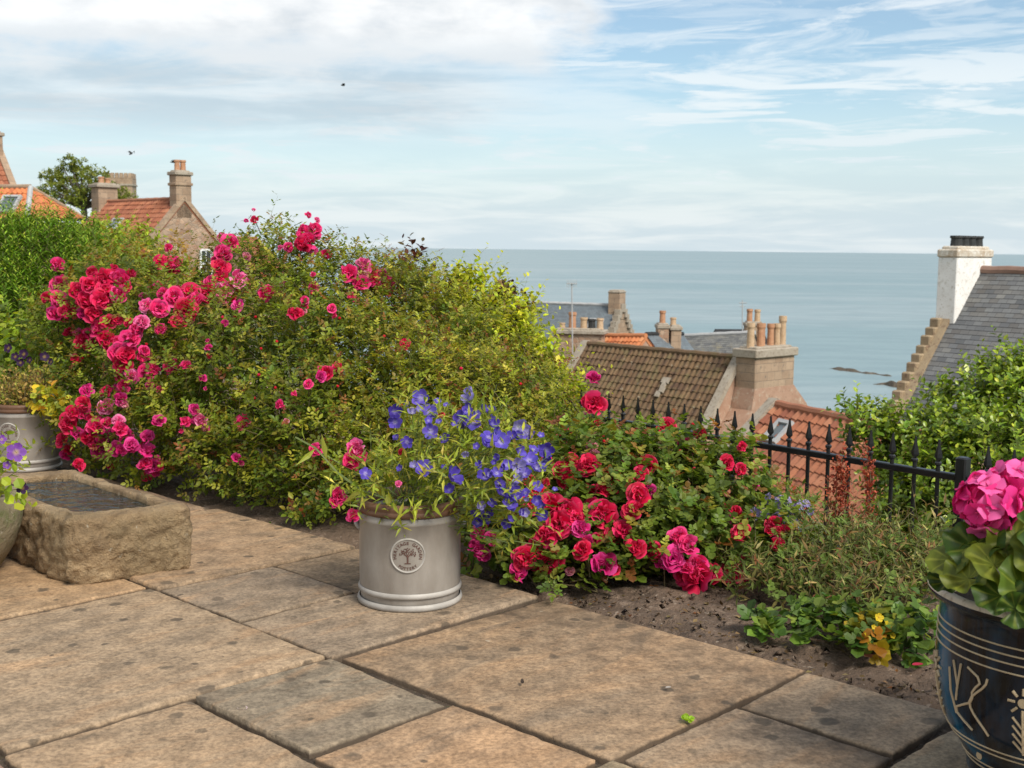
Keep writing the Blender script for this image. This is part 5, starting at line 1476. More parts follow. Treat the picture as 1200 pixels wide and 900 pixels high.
def emblem(pot, c, ang0, zc, full=True):
    mb = MB()
    def ringp(r0, r1, d0, d1, k=56):
        for i in range(k):
            a, b = 2 * math.pi * i / k, 2 * math.pi * (i + 1) / k
            q = [(r0, a, d0), (r1, a, d1), (r1, b, d1), (r0, b, d0)]
            mb.poly([wrap(c, ang0, r * math.cos(x), zc + r * math.sin(x), d) for r, x, d in q])
    ringp(.059, .0565, .000, .0045); ringp(.0565, .0545, .0045, .0045); ringp(.0545, .052, .0045, .0015)
    em = mb.build('emblem_ring', M['band_pale'], pot, smooth=True)
    mb = MB(); 
    def disc(r, d, k=40):
        for j in range(6):
            ra, rb = r * j / 6, r * (j + 1) / 6
            for i in range(k):
                a, b = 2 * math.pi * i / k, 2 * math.pi * (i + 1) / k
                mb.poly([wrap(c, ang0, rr * math.cos(x), zc + rr * math.sin(x), d) for rr, x in ((ra, a), (rb, a), (rb, b), (ra, b))][(0 if j else 1):])
    disc(.0525, .0012); mb.build('emblem_disc', M['glaze'], em, smooth=True)
    # lettering round the ring
    mb = MB()
    def glyph(ch, size):
        cu = bpy.data.curves.new('t', 'FONT'); cu.body = ch; cu.size = size; cu.align_x = 'CENTER'; cu.resolution_u = 3; cu.offset = size * .025
        o = bpy.data.objects.new('t', cu); COL.objects.link(o)
        dg = bpy.context.evaluated_depsgraph_get(); me = bpy.data.meshes.new_from_object(o.evaluated_get(dg))
        v = [(x.co.x, x.co.y) for x in me.vertices]; f = [tuple(p.vertices) for p in me.polygons]
        bpy.data.objects.remove(o); bpy.data.curves.remove(cu); bpy.data.meshes.remove(me)
        return v, f
    def arc(text, rad, a_start, a_end, size, top=True):
        n_ = len(text)
        for i, ch in enumerate(text):
            if ch == ' ': continue
            a = R_(a_start + (a_end - a_start) * i / (n_ - 1))
            v, f = glyph(ch, size)
            nb = mb.addv([wrap(c, ang0, *((lambda X, Y: (X, zc + Y))(
                (rad + y) * math.cos(a) + x * math.sin(a), (rad + y) * math.sin(a) - x * math.cos(a)) if top else (lambda X, Y: (X, zc + Y))(
                (rad - y) * math.cos(a) - x * math.sin(a), (rad - y) * math.sin(a) + x * math.cos(a))), .0026) for x, y in v])
            for q in f: mb.face([nb + k for k in q])
    arc('HERITAGE GARDEN', .0375, 190, -10, .0145)
    arc('POTTERY', .0475, 233, 307, .0130, False)
    mb.build('emblem_lettering', M['emblem_dark'], em)
    # little tree
    mb = MB()
    def strip(pts, wd, d=.0026):
        for (x0, y0, w0), (x1, y1, w1) in zip([(*p, wd) for p in pts], [(*p, wd) for p in pts[1:]]):
            q = Vector((x1 - x0, y1 - y0)).normalized(); nx, ny = -q.y, q.x
            mb.poly([wrap(c, ang0, x0 + nx * w0, zc + y0 + ny * w0, d), wrap(c, ang0, x0 - nx * w0, zc + y0 - ny * w0, d), wrap(c, ang0, x1 - nx * w1, zc + y1 - ny * w1, d), wrap(c, ang0, x1 + nx * w1, zc + y1 + ny * w1, d)])
    strip([(0, -.024), (0, .004)], .0026); strip([(-.010, -.0255), (.010, -.0255)], .0016)
    for sx in (-1, 1):
        strip([(0, -.006), (sx * .009, .006), (sx * .017, .010)], .0014); strip([(0, .0), (sx * .006, .015)], .0012); strip([(sx * .009, .006), (sx * .013, .018)], .001)
    for _ in range(46):
        a = random.uniform(-.25, math.pi + .25); r = random.uniform(.010, .0265)
        x, y = r * math.cos(a), .004 + r * math.sin(a) * .85; s = random.uniform(.0016, .0028)
        mb.poly([wrap(c, ang0, x + s * math.cos(k * 1.257), zc + y + s * math.sin(k * 1.257), .0026) for k in range(5)])
    mb.build('emblem_tree', M['emblem_dark'], em)
def lug(pot, c, ang):
    mb = MB(); c = Vector(c); er = Vector((math.cos(ang), math.sin(ang), 0)); et = Vector((-er.y, er.x, 0))
    pts = [c + er * (PR - .006 + .018 * math.sin(math.pi * i / 10)) + et * (.028 * math.cos(math.pi * i / 10)) + Vector((0, 0, .245 + .020 * math.sin(math.pi * i / 10))) for i in range(11)]
    mb.tube(pts, [.006 + .002 * math.sin(math.pi * i / 10) for i in range(11)], 8)
    mb.build('lug_handle', M['glaze'], pot, smooth=True)
PC = G(480.5, 702); PC.z = 0.004
pot1 = pot_base(PC, 'grey glazed pot with round tree emblem standing alone on the open paving')
va = math.atan2(-PC.y, -PC.x) - R_(2.6)
emblem(pot1, PC, va, 0.192)
lug(pot1, PC, va + R_(88)); lug(pot1, PC, va - R_(92))
PL = G(32, 548); PL.z = 0.004
pot2 = pot_base(PL, 'grey glazed pot behind the stone trough holding dried flowers and yellow leaves')
vb = math.atan2(-PL.y, -PL.x)
emblem(pot2, PL, vb - R_(30), 0.205)
lug(pot2, PL, vb + R_(66)); lug(pot2, PL, vb - R_(112))

# ---- small flowers
def five_petal(cols, eye, cup=0.25, n=5, wid=0.43):
    V, F, C = [], [], []
    for i in range(n):
        a = 2 * math.pi * i / n
        er = np.array([math.cos(a), math.sin(a), 0]); et = np.array([-math.sin(a), math.cos(a), 0]); n0 = len(V)
        for j, v in enumerate((0.04, .4, .8, 1.0)):
            ww = wid * (.12, .72, 1.0, .70)[j]
            for k in (-1, 0, 1):
                V.append(er * v * (1 - .16 * abs(k) * v) + et * k * ww + np.array([0, 0, cup * v * v + (-.07 if k == 0 else .10 * (i % 2)) * v + .06 * math.sin(i * 2.1 + 3 * v)]))
                C.append(eye if j == 0 else np.array(cols[i % len(cols)]) * (1.0 + .18 * (j == 3)) * (.8 if k == 0 else 1.08))
        for j in range(3):
            for k in range(2):
                b = n0 + j * 3 + k; F.append((b, b + 1, b + 4, b + 3))
    me = mesh_np('petunia_flower', np.array(V), [np.array(F)], np.array(C), None, True); me.materials.append(M['petal'])
    return me
BLUE = [five_petal([(.12, .075, .52), (.09, .06, .42)], (.42, .36, .66), .2), five_petal([(.15, .10, .56), (.12, .09, .5)], (.45, .4, .66), .45), five_petal([(.075, .045, .36), (.095, .06, .42)], (.25, .22, .5), .7)]
LAV = [five_petal([(.26, .22, .55), (.3, .26, .56)], (.5, .48, .6), .8)]
VIOLET = [five_petal([(.24, .09, .42), (.2, .06, .36)], (.5, .35, .2), .15)]
PANSY = [five_petal([(.04, .012, .06), (.03, .01, .045)], (.3, .2, .05), .2)]

def pot_plant_main():
    t_ = thing('potted_petunia', PC + Vector((0, 0, .26)), 'trailing blue violet petunias with pink roses filling the pot with the tree emblem', 'flowers')
    L = Leaves(); segs = []; top = PC + Vector((0, 0, .268))
    lob = lobes_from([(470, 575, 4.0, 48), (530, 560, 4.0, 52), (570, 555, 4.0, 50), (510, 525, 4.05, 46), (585, 520, 4.05, 36), (600, 580, 3.95, 36), (440, 560, 4.0, 34), (550, 500, 4.1, 30), (490, 500, 4.1, 26), (615, 545, 4.0, 24), (600, 615, 3.95, 20)])
    GP = [((.15, .20, .035), 3), ((.20, .25, .05), 2), ((.10, .15, .03), 2), ((.25, .26, .08), 1)]
    p, n = sample_lobes(lob, 300, 0.1, 1.0, back=.8)
    shoots(L, segs, p, n, 7, 0.10, ('lance', 'simple', 0, 0.045), lambda k: pal(k, GP), None, up_w=.6, stem_r=.0013)
    # long arching shoot to the left, lower fringe of light leaves over the rim
    sp_ = [P(470, 590, 3.98), P(425, 575, 3.95), P(395, 553, 3.93), P(370, 525, 3.92), P(346, 512, 3.92)]
    for a, b in zip(sp_, sp_[1:]): segs.append((np.array([a]), np.array([b]), np.array([.0035]), np.array([.003])))
    q = np.array([a.lerp(b, f) for a, b in zip(sp_, sp_[1:]) for f in (0, .5)]); n = len(q)
    L.add('lance', q, np.array([[(-.4), 0, .8 * (1 if i % 2 else -.3)] for i in range(n)]) + rng.normal(0, .2, (n, 3)), rng.normal(0, 1, (n, 3)), np.full(n, .09), pal(n, GP))
    q = np.array([P(u, v, 3.86) for u, v in [(473, 588), (486, 592), (460, 590), (505, 590), (520, 596), (532, 588), (478, 600), (447, 588), (495, 585), (512, 583)]]); n = len(q)
    L.add('lance', q, np.array([[rng.normal(0, .6), -.6, -.35] for _ in range(n)]), rng.normal(0, .4, (n, 3)) + [0, -.5, .9], rng.uniform(.05, .08, n), pal(n, GP[:2]))
    q, nn = sample_lobes(lob, 320, 0.55, 1.0, back=.5)
    L.add('oval', q, nn + rng.normal(0, .5, (320, 3)), rng.normal(0, .6, (320, 3)) + [0, -.4, .8], rng.uniform(.018, .038, 320), pal(320, GP))
    q, nn = sample_lobes(lob, 70, 0.7, 1.05, back=.8)
    L.add('lance', q, nn + [0, 0, .8], rng.normal(0, 1, (70, 3)), rng.uniform(.05, .09, 70), pal(70, GP))
    BF = [(493, 467, 22), (553, 465, 22), (462, 482, 18), (483, 484, 12), (503, 483, 20), (463, 495, 18), (540, 492, 24), (553, 495, 22), (505, 505, 20), (577, 497, 16), (607, 500, 22), (618, 507, 18), (573, 513, 22), (587, 518, 22), (570, 523, 18), (477, 518, 16), (523, 515, 14), (497, 549, 22), (529, 560, 26), (527, 574, 14), (620, 540, 22), (607, 547, 20), (630, 550, 22), (569, 560, 20), (582, 555, 16), (590, 580, 24), (602, 578, 22), (597, 590, 20), (640, 527, 20), (635, 603, 16), (560, 613, 14), (428, 555, 16), (615, 556, 18), (594, 545, 14), (580, 508, 18), (548, 481, 14), (600, 512, 14), (562, 545, 10), (556, 600, 9), (545, 530, 10), (610, 563, 16), (585, 567, 14), (625, 527, 14), (513, 470, 10), (630, 570, 14), (640, 540, 12), (566, 480, 12), (575, 482, 14), (566, 594, 10), (612, 600, 10)]
    BF += [(random.uniform(560, 652), random.uniform(500, 622), random.uniform(7, 14)) for _ in range(34)] + [(random.uniform(455, 560), random.uniform(470, 560), random.uniform(6, 11)) for _ in range(14)]
    for u, v, s in BF:
        p_, d = front_hit(lob, u, v); p_ -= d * .02
        r = s / 2 * (p_ - Vector((0, 0, CAM_H))).length / FPX
        face = (-d + Vector((random.gauss(0, .55), random.gauss(0, .3), .35 + random.gauss(0, .4)))).normalized()
        child_copy('petunia_flower', random.choice(BLUE + BLUE[1:] + LAV), t_, p_, face.to_track_quat('Z', 'Y').to_matrix() @ Matrix.Rotation(random.uniform(0, 6), 3, 'Z'), r * 1.02)
        e = p_ - face * .01; b = e.lerp(top, .35) + Vector((0, 0, .02))
        segs.append((np.array([e]), np.array([b]), np.array([.0012]), np.array([.0016])))
    for u, v, s, k in [(370, 527, 15, 'p'), (417, 524, 20, 'l'), (412, 540, 22, 'p'), (420, 533, 18, 'p'), (397, 580, 18, 'p'), (393, 588, 14, 'p'), (414, 604, 16, 'p'), (472, 530, 10, 'r'), (517, 485, 8, 'r'), (600, 565, 10, 'r'), (640, 565, 10, 'r'), (467, 567, 8, 'l')]:
        p_, d = front_hit(lob, u, v)
        r = s / 2 * (p_ - Vector((0, 0, CAM_H))).length / FPX
        face = (-d + Vector((random.gauss(0, .4), 0, .4))).normalized()
        child_copy('pink_bloom', random.choice(ROSE[k]), t_, p_, face.to_track_quat('Z', 'Y').to_matrix(), r)
        segs.append((np.array([p_]), np.array([p_.lerp(top, .5) + Vector((0, 0, .03))]), np.array([.0016]), np.array([.002])))
    for c_, r_ in lob:
        for _ in range(5):
            e = np.array(c_) + rng.normal(0, .05, 3); segs.append((np.array([top]) + rng.normal(0, .05, (1, 3)) * [1, 1, 0], e[None], np.array([.0028]), np.array([.0016])))
    L.build('foliage', M['leaf'], t_)
    link('stem', stems_mesh(segs, 'stem'), M['green_stem'], t_)
pot_plant_main()

def pot_plant_left():
    c = PL + Vector((0, 0, .268))
    t_ = thing('dried_flowers', c, 'dried brown and dusky violet flower stalks in the pot behind the trough', 'flowers')
    L = Leaves(); segs = []
    n = 240; b = np.array(c) + rng.normal(0, .05, (n, 3)) * [1, 1, 0]
    d = unit(np.stack([rng.normal(0, .42, n), rng.normal(0, .42, n), np.ones(n)], 1)); ln = rng.uniform(.12, .33, n)
    tip = b + d * ln[:, None]; segs.append((b, tip, .0014, .0009))
    for k in range(8):
        f = .35 + .65 * k / 8
        q = b + d * (ln * f)[:, None] + rng.normal(0, .008, (n, 3))
        L.add('oval', q, d * .5 + rng.normal(0, .7, (n, 3)), rng.normal(0, 1, (n, 3)), rng.uniform(.014, .028, n), pal(n, [((.22, .16, .08), 3), ((.17, .17, .06), 3), ((.30, .24, .14), 2), ((.12, .09, .04), 2), ((.13, .17, .04), 2)]))
    L.build('foliage', M['leaf_soft'], t_); link('stem', stems_mesh(segs, 'stem'), M['stem'], t_)
    for u, v, s in [(28, 415, 13), (52, 418, 12), (18, 418, 11), (10, 408, 12), (60, 424, 9), (35, 422, 9), (24, 425, 10)]:
        p_ = P(u, v, 6.35)
        child_copy('pansy_flower', PANSY[0], t_, p_, Vector((random.gauss(0, .4), -1, .3)).to_track_quat('Z', 'Y').to_matrix(), s / 2 * 6.4 / FPX)
    t_ = thing('yellow_leaf_plant', c + Vector((.1, -.05, 0)), 'yellow leaved trailing plant spilling over the right rim of the pot', 'plant')
    L = Leaves(); segs = []
    lob = lobes_from([(50, 466, 6.3, 14), (64, 472, 6.28, 13), (78, 476, 6.25, 9), (58, 478, 6.25, 10)])
    p, n = sample_lobes(lob, 34, .2, 1)
    shoots(L, segs, p, n, 4, .045, ('round', 'simple', 0, .042), lambda k: pal(k, [((.32, .27, .03), 3), ((.24, .26, .04), 3), ((.28, .17, .03), 1), ((.14, .19, .04), 2)]), None, up_w=.3)
    segs.append((np.tile(np.array([c + Vector((.06, -.03, 0))]), (4, 1)), np.array([l[0] for l in lob]), .002, .0015))
    L.build('foliage', M['leaf'], t_); link('stem', stems_mesh(segs, 'stem'), M['green_stem'], t_)
pot_plant_left()

# ============================================================ stone planter at the left edge
SP = G(-52, 672)
t_ = thing('stone_planter', SP, 'rounded mossy stone planter cut by the left edge beside the trough', 'planter')
mb = MB()
prof = [(.10, .0), (.15, .02), (.205, .10), (.235, .18), (.24, .25), (.225, .29), (.205, .295), (.19, .28), (.18, .22), (.02, .22)]
mb.lathe(prof, SP, 56, None, True, False)
for i, v in enumerate(mb.v):
    v = Vector(v); nz = mnoise.noise(v * 9) * .012 + mnoise.noise(v * 26) * .005
    d = Vector((v.x - SP.x, v.y - SP.y, 0)); d = d.normalized() if d.length > .05 else Vector((0, 0, 0))
    mb.v[i] = tuple(v + d * nz)
M['planter'] = noisy('mossy_stone', (0.17, 0.14, 0.075), (0.30, 0.24, 0.15), 5, .92, .6, 40, .02, c3=(.15, .15, .06), spots=(.36, .31, .22))
mb.build('bowl', M['planter'], t_, smooth=True)
mb = MB(); mb.poly([SP + Vector((.19 * math.cos(a), .19 * math.sin(a), .262)) for a in [2 * math.pi * i / 32 for i in range(32)]]); mb.build('compost', M['compost'], t_)
tp = SP + Vector((0, 0, .265))
t_ = thing('violet_pansy', tp, 'straggly violet pansies in the mossy stone planter', 'flowers')
L = Leaves(); segs = []
lob = lobes_from([(-20, 560, 3.95, 40), (5, 570, 3.9, 22), (-40, 540, 4.0, 50), (14, 550, 3.9, 14)])
p, n = sample_lobes(lob, 65, .1, 1, back=.8)
shoots(L, segs, p, n, 5, .07, ('round', 'simple', 0, .032), lambda k: pal(k, [((.17, .24, .03), 3), ((.12, .18, .03), 2), ((.25, .27, .08), 1)]), None)
for u, v, s, k in [(19, 530, 24, 0), (26, 572, 15, 1), (2, 515, 12, 0), (-15, 520, 22, 0), (8, 545, 10, 0)]:
    p_ = P(u, v, 3.85); child_copy('pansy_flower', (VIOLET if k == 0 else PANSY)[0], t_, p_, Vector((.3, -1, .25)).to_track_quat('Z', 'Y').to_matrix(), s / 2 * 3.9 / FPX)
    segs.append((np.array([p_]), np.array([p_.lerp(tp, .6)]), np.array([.0013]), np.array([.0018])))
q = np.array([P(u, v, 3.84) for u, v in [(14, 575), (6, 585), (20, 560), (28, 592), (2, 560), (16, 590)]]); n = len(q)
L.add('round', q, rng.normal(0, .6, (n, 3)) + [0, -.3, .1], np.tile([[.1, -1, .6]], (n, 1)), rng.uniform(.03, .045, n), pal(n, [((.2, .29, .035), 1), ((.16, .25, .03), 1)]))
L.build('foliage', M['leaf'], t_); link('stem', stems_mesh(segs, 'stem'), M['green_stem'], t_)

# ============================================================ big dark glazed pot with geranium
RC = G(1232, 915); RC.z = 0.004
bigp = thing('glazed_planter', RC, 'large blue black glazed pot with incised cream bands and flower motif', 'flower pot')
m, t = material('blue_black_glaze')
co = objco(t); n1 = t.noise(t.scale(co, (7, 7, 1.2)), 1.6, 5, .6, .3)
c = t.ramp(n1, [(.40, (0.005, 0.005, 0.006)), (.52, (0.008, 0.022, 0.04)), (.66, (0.010, 0.085, 0.16))])
t.set(t.p.inputs['Base Color'], c); t.p.inputs['Roughness'].default_value = .12; t.p.inputs['Specular IOR Level'].default_value = .28
t.set(t.p.inputs['Normal'], t.bump(t.noise(co, 30, 4), .08, .01)); M['bluepot'] = m
M['cream'] = noisy('incised_clay', (0.36, 0.28, 0.17), (0.46, 0.37, 0.24), 20, .75, .2, 60)
M['rim_cream'] = noisy('worn_rim', (0.46, 0.38, 0.28), (0.56, 0.48, 0.37), 12, .6, .2, 60, c3=(.3, .22, .15))
bprof = [(.155, 0.0), (.170, .004), (.176, .02), (.178, .045), (.195, .075), (.222, .115), (.240, .165), (.249, .22), (.2515, .28), (.2505, .325), (.2485, .36), (.2485, .385), (.255, .398), (.264, .405)]
mb = MB(); mb.lathe(bprof, RC, 96, None, True, False); mb.build('body', M['bluepot'], bigp, smooth=True)
mb = MB(); mb.lathe([(.262, .404), (.273, .407), (.2765, .414), (.2755, .4185)], RC, 96, None, False, False); mb.build('outer_rim', M['bluepot'], bigp, smooth=True)
mb = MB(); mb.lathe([(.2757, .4180), (.2735, .4245), (.266, .4285), (.256, .428), (.247, .4235), (.241, .412), (.235, .34)], RC, 96, None, False, False); mb.build('rim', M['rim_cream'], bigp, smooth=True)
mb = MB(); mb.poly([RC + Vector((.237 * math.cos(a), .237 * math.sin(a), .37)) for a in [2 * math.pi * i / 48 for i in range(48)]]); mb.build('compost', M['compost'], bigp)
def brad(z):
    for (r0, z0), (r1, z1) in zip(bprof, bprof[1:]):
        if z0 <= z <= z1: return r0 + (r1 - r0) * (z - z0) / max(1e-6, z1 - z0)
    return bprof[-1][0]
def ring_line(z, th, mat_):
    mb = MB(); r = brad(z)
    mb.lathe([(brad(z - th) - .002, z - th), (r + .0016, z - th * .5), (r + .0016, z + th * .5), (brad(z + th) - .002, z + th)], RC, 96, None, False, False)
    mb.build('incised_band', mat_, bigp, smooth=True)
for z in (.352, .336, .319, .300): ring_line(z, .0024, M['cream'])
for z in (.118, .105, .062, .048): ring_line(z, .0024, M['cream'])
ca_ = math.atan2(-RC.y, -RC.x)
def on_pot(dx, z, lift=.0016):
    """dx metres round the wall from the side that faces the camera (negative = left)"""
    a = ca_ + dx / .25; r = brad(z) + lift
    return Vector((RC.x + r * math.cos(a), RC.y + r * math.sin(a), RC.z + z))
mb = MB()
def stroke(pts, w_=.0026): mb.tube([on_pot(x, z) for x, z in pts], w_, 6)
for k in range(-3, 6):
    o = k * .262 - .06
    for i in range(8):          # daisy: dashes round a dot, stalk with leaves under it
        a = 2 * math.pi * i / 8
        stroke([(o + .016 * math.cos(a), .245 + .016 * math.sin(a)), (o + .030 * math.cos(a), .245 + .030 * math.sin(a))], .003)
    stroke([(o, .218), (o + .001, .17), (o, .13)])
    for i in range(4):
        z = .135 + i * .018
        stroke([(o, z), (o - .020, z + .022)]); stroke([(o, z), (o + .020, z + .022)])
    o2 = o - .125           # looping outline and split leaf
    stroke([(o2 + .03 * math.sin(i * .55) + .012 * math.sin(i * 1.3), .285 - i * .0125) for i in range(12)])
    stroke([(o2 + .028 + .022 * math.sin(i * .6 + 1.5), .275 - i * .0125) for i in range(11)])
    stroke([(o2 - .045, .285), (o2 - .03, .235), (o2 - .038, .2)]); stroke([(o2 - .02, .285), (o2 - .03, .235)]); stroke([(o2 - .06, .265), (o2 - .055, .215), (o2 - .04, .17)])
for k in range(-3, 6):
    o = k * .262 - .06; p_ = on_pot(o, .245, .001)
    d_ = (p_ - RC); d_.z = 0; d_.normalize()
    q = d_.to_track_quat('Z', 'Y').to_matrix()
    mb.poly([p_ + q @ Vector((.010 * math.cos(a), .010 * math.sin(a), .003)) for a in [2 * math.pi * i / 14 for i in range(14)]])
    p_ = on_pot(o + .13, .083, .001); d_ = (p_ - RC); d_.z = 0; d_.normalize(); q = d_.to_track_quat('Z', 'Y').to_matrix()
    mb.poly([p_ + q @ Vector((.008 * math.cos(a), .008 * math.sin(a), .003)) for a in [2 * math.pi * i / 14 for i in range(14)]])
mb.build('incised_motif', M['cream'], bigp, smooth=False)
bigp.scale = (1.05, 1.05, 1.05)

def geranium():
    top = RC + Vector((0, 0, .385))
    t_ = thing('geranium', top, 'pink geranium with broad scalloped leaves growing in the dark glazed pot', 'flowers')
    # leaves: scalloped discs with a cleft, ruffled
    V, F, C = [], [], []
    def leaf(p, nrm, size, spin, col, fold=.18):
        q = Vector(nrm).to_track_quat('Z', 'Y').to_matrix() @ Matrix.Rotation(spin, 3, 'Z')
        n0 = len(V); K, RR = 54, 6
        ph = random.uniform(0, 6.28)
        for j in range(RR + 1):
            f = j / RR
            for i in range(K + 1):
                a = R_(14) + (2 * math.pi - R_(28)) * i / K
                r = f * (1 + (.055 * abs(math.sin(a * 4.5)) - .03) * f ** 3) * (1 + .06 * math.sin(a))
                z = fold * f * f * math.cos(a * 7) * .35 * f + fold * f * f * (1.0 if j < RR else .85) - .08 * f ** 3 + .10 * f * f * math.sin(2 * a + ph) + .05 * f ** 3 * math.sin(5 * a + ph)
                V.append(np.array(Vector(p) + q @ (Vector((r * math.sin(a), -r * math.cos(a), z)) * size)))
                zone = 1.0 - (.30 if .42 < f < .72 else 0)      # darker horseshoe zone typical of the plant
                C.append(np.clip(np.array(col) * zone + (np.array([.045, .05, .015]) if abs(math.sin(a * 4.5)) > .955 and f < .9 else 0), 0, 1))
        for j in range(RR):
            for i in range(K):
                b = n0 + j * (K + 1) + i; F.append((b, b + 1, b + K + 2, b + K + 1))
    segs = []
    LV = [(1142, 640, 2.50, 36, (-.3, -.6, 1)), (1113, 655, 2.50, 27, (-.6, -.5, 1)), (1165, 662, 2.42, 36, (-.1, -.7, 1)), (1190, 632, 2.48, 38, (.1, -.8, .6)), (1200, 690, 2.38, 40, (.1, -.6, .9)), (1135, 678, 2.44, 30, (-.4, -.5, 1)), (1222, 660, 2.42, 46, (.2, -.8, .7)),
          (1182, 608, 2.55, 32, (.2, -.6, .8)), (1155, 615, 2.62, 28, (-.3, -.5, .9)), (1245, 640, 2.45, 46, (.3, -.6, .8)), (1270, 690, 2.4, 46, (.5, -.5, .9)), (1295, 640, 2.5, 46, (.6, -.3, .9)), (1110, 680, 2.53, 22, (-.5, -.4, 1)), (1195, 585, 2.6, 30, (-.6, -.7, .4)), (1235, 600, 2.7, 38, (.1, -.2, 1)), (1300, 600, 2.7, 38, (.3, -.2, 1)),
          (1245, 712, 2.35, 34, (.3, -.7, .6)), (1172, 698, 2.38, 30, (-.1, -.6, .8)), (1340, 650, 2.6, 44, (.7, 0, .8)), (1165, 640, 2.5, 30, (-.2, -.3, 1)), (1208, 618, 2.4, 28, (.3, -1, .2)), (1190, 714, 2.34, 22, (-.3, -.9, .3)), (1130, 622, 2.6, 26, (-.6, -.3, 1)), (1218, 700, 2.34, 26, (.2, -.9, .3)), (1120, 668, 2.6, 26, (0, 0, 1)), (1200, 660, 2.6, 40, (0, 0, 1)), (1150, 690, 2.62, 34, (0, 0, 1)), (1250, 670, 2.7, 44, (0, 0, 1))]
    for u, v, Y, s, nr in LV:
        p_ = P(u, v, Y); size = s * Y / FPX
        leaf(p_, Vector(nr) + Vector((random.gauss(0, .15), random.gauss(0, .15), 0)), size, random.uniform(0, 6.28), np.array([(.030, .068, .016), (.05, .09, .018), (.022, .05, .013), (.075, .105, .02)][random.randrange(4)]) * random.uniform(.85, 1.15), random.uniform(.1, .6))
        segs.append((np.array([p_]), np.array([p_.lerp(top, .75)]), np.array([.0028]), np.array([.0035])))
    link('foliage', mesh_np('foliage', np.array(V), [np.array(F)], np.array(C), None, True), M['leaf'], t_)
    # flower heads: balls of ruffled florets
    def head(seed):
        rg = random.Random(seed); V, F, C = [], [], []
        for k in range(38):
            z = 1 - 1.45 * (k + .5) / 38; a = k * 2.39996; r = math.sqrt(max(0, 1 - z * z))
            d = Vector((r * math.cos(a), r * math.sin(a), z)); q = d.to_track_quat('Z', 'Y').to_matrix() @ Matrix.Rotation(rg.uniform(0, 6), 3, 'Z')
            c = Vector(d) * rg.uniform(.55, .95); sz = rg.uniform(.36, .48)
            col = np.array(rg.choice([(.80, .05, .30), (.74, .03, .22), (.87, .14, .42), (.62, .015, .15), (.84, .09, .34)]))
            for i in range(5):
                b = 2 * math.pi * i / 5 + rg.gauss(0, .12); er = Vector((math.cos(b), math.sin(b), 0)); et = Vector((-er.y, er.x, 0)); n0 = len(V)
                tl = rg.uniform(.1, .5)
                for j, v in enumerate((.05, .35, .7, 1.0)):
                    ww = (.08, .38, .62, .45)[j]
                    for kk in (-1, -.33, .33, 1):
                        V.append(np.array(c + q @ ((er * v + et * kk * ww + Vector((0, 0, tl * v * v - .12 * kk * kk * v + rg.gauss(0, .03)))) * sz))); C.append(col * (.5, .85, 1.0, 1.06)[j])
                for j in range(3):
                    for kk in range(3):
                        e = n0 + j * 4 + kk; F.append((e, e + 1, e + 5, e + 4))
        me = mesh_np('flower_head', np.array(V), [np.array(F)], np.clip(np.array(C), 0, .95), None, True); me.materials.append(M['petal']); return me
    for i, (u, v, Y, s) in enumerate([(1158, 592, 2.52, 74), (1193, 572, 2.56, 68), (1238, 560, 2.6, 80), (1290, 575, 2.75, 80)]):
        p_ = P(u, v, Y); child_copy('flower_head', head(i), t_, p_, Vector((random.gauss(0, .3), -.5, 1)).to_track_quat('Z', 'Y').to_matrix(), s / 2 * Y / FPX)
        segs.append((np.array([p_]), np.array([p_.lerp(top, .9)]), np.array([.004]), np.array([.005])))
    link('stem', stems_mesh(segs, 'stem'), M['green_stem'], t_)
geranium()

# ============================================================ low plants in the bed at the right
t_ = thing('variegated_shrub', ab(1.05, 1.75), 'wispy variegated shrub with narrow cream edged leaves below the railing', 'shrub')
lob = lobes_from([(960, 668, 4.4, 38), (1010, 672, 4.35, 40), (1060, 682, 4.25, 36), (1000, 705, 4.1, 40), (925, 685, 4.25, 32), (1050, 712, 4.0, 36), (1092, 675, 4.4, 28), (985, 645, 4.6, 26), (1040, 652, 4.55, 24), (1080, 700, 4.1, 28), (905, 698, 4.1, 26), (945, 722, 3.95, 26), (995, 728, 3.85, 28), (878, 688, 4.2, 22), (868, 668, 4.35, 22), (1045, 735, 3.8, 24), (1085, 640, 4.7, 20), (920, 655, 4.5, 26)])
L = Leaves(); segs = []
p, n = sample_lobes(lob, 470, .2, 1.05)
shoots(L, segs, p, n, 11, .18, ('lance', 'simple', 0, .046), lambda k: pal(k, [((.05, .075, .027), 5), ((.125, .12, .066), 2), ((.09, .065, .038), 2), ((.07, .09, .033), 3), ((.2, .19, .125), .8), ((.11, .05, .035), .8)]), None, up_w=.6, rand=.55)
p, n = sample_lobes(lob, 150, .3, 1.0)
shoots(L, segs, p, n, 5, .1, ('round', 2, .03, .02), lambda k: pal(k, [((.06, .10, .03), 2), ((.09, .14, .045), 1)]), None)
canes(segs, [G(975, 690), G(1030, 690), G(1070, 690)], [c for c, r in lob for _ in range(6)], 0.003)
L.build('foliage', M['leaf_soft'], t_); link('stem', stems_mesh(segs, 'stem'), M['stem'], t_)

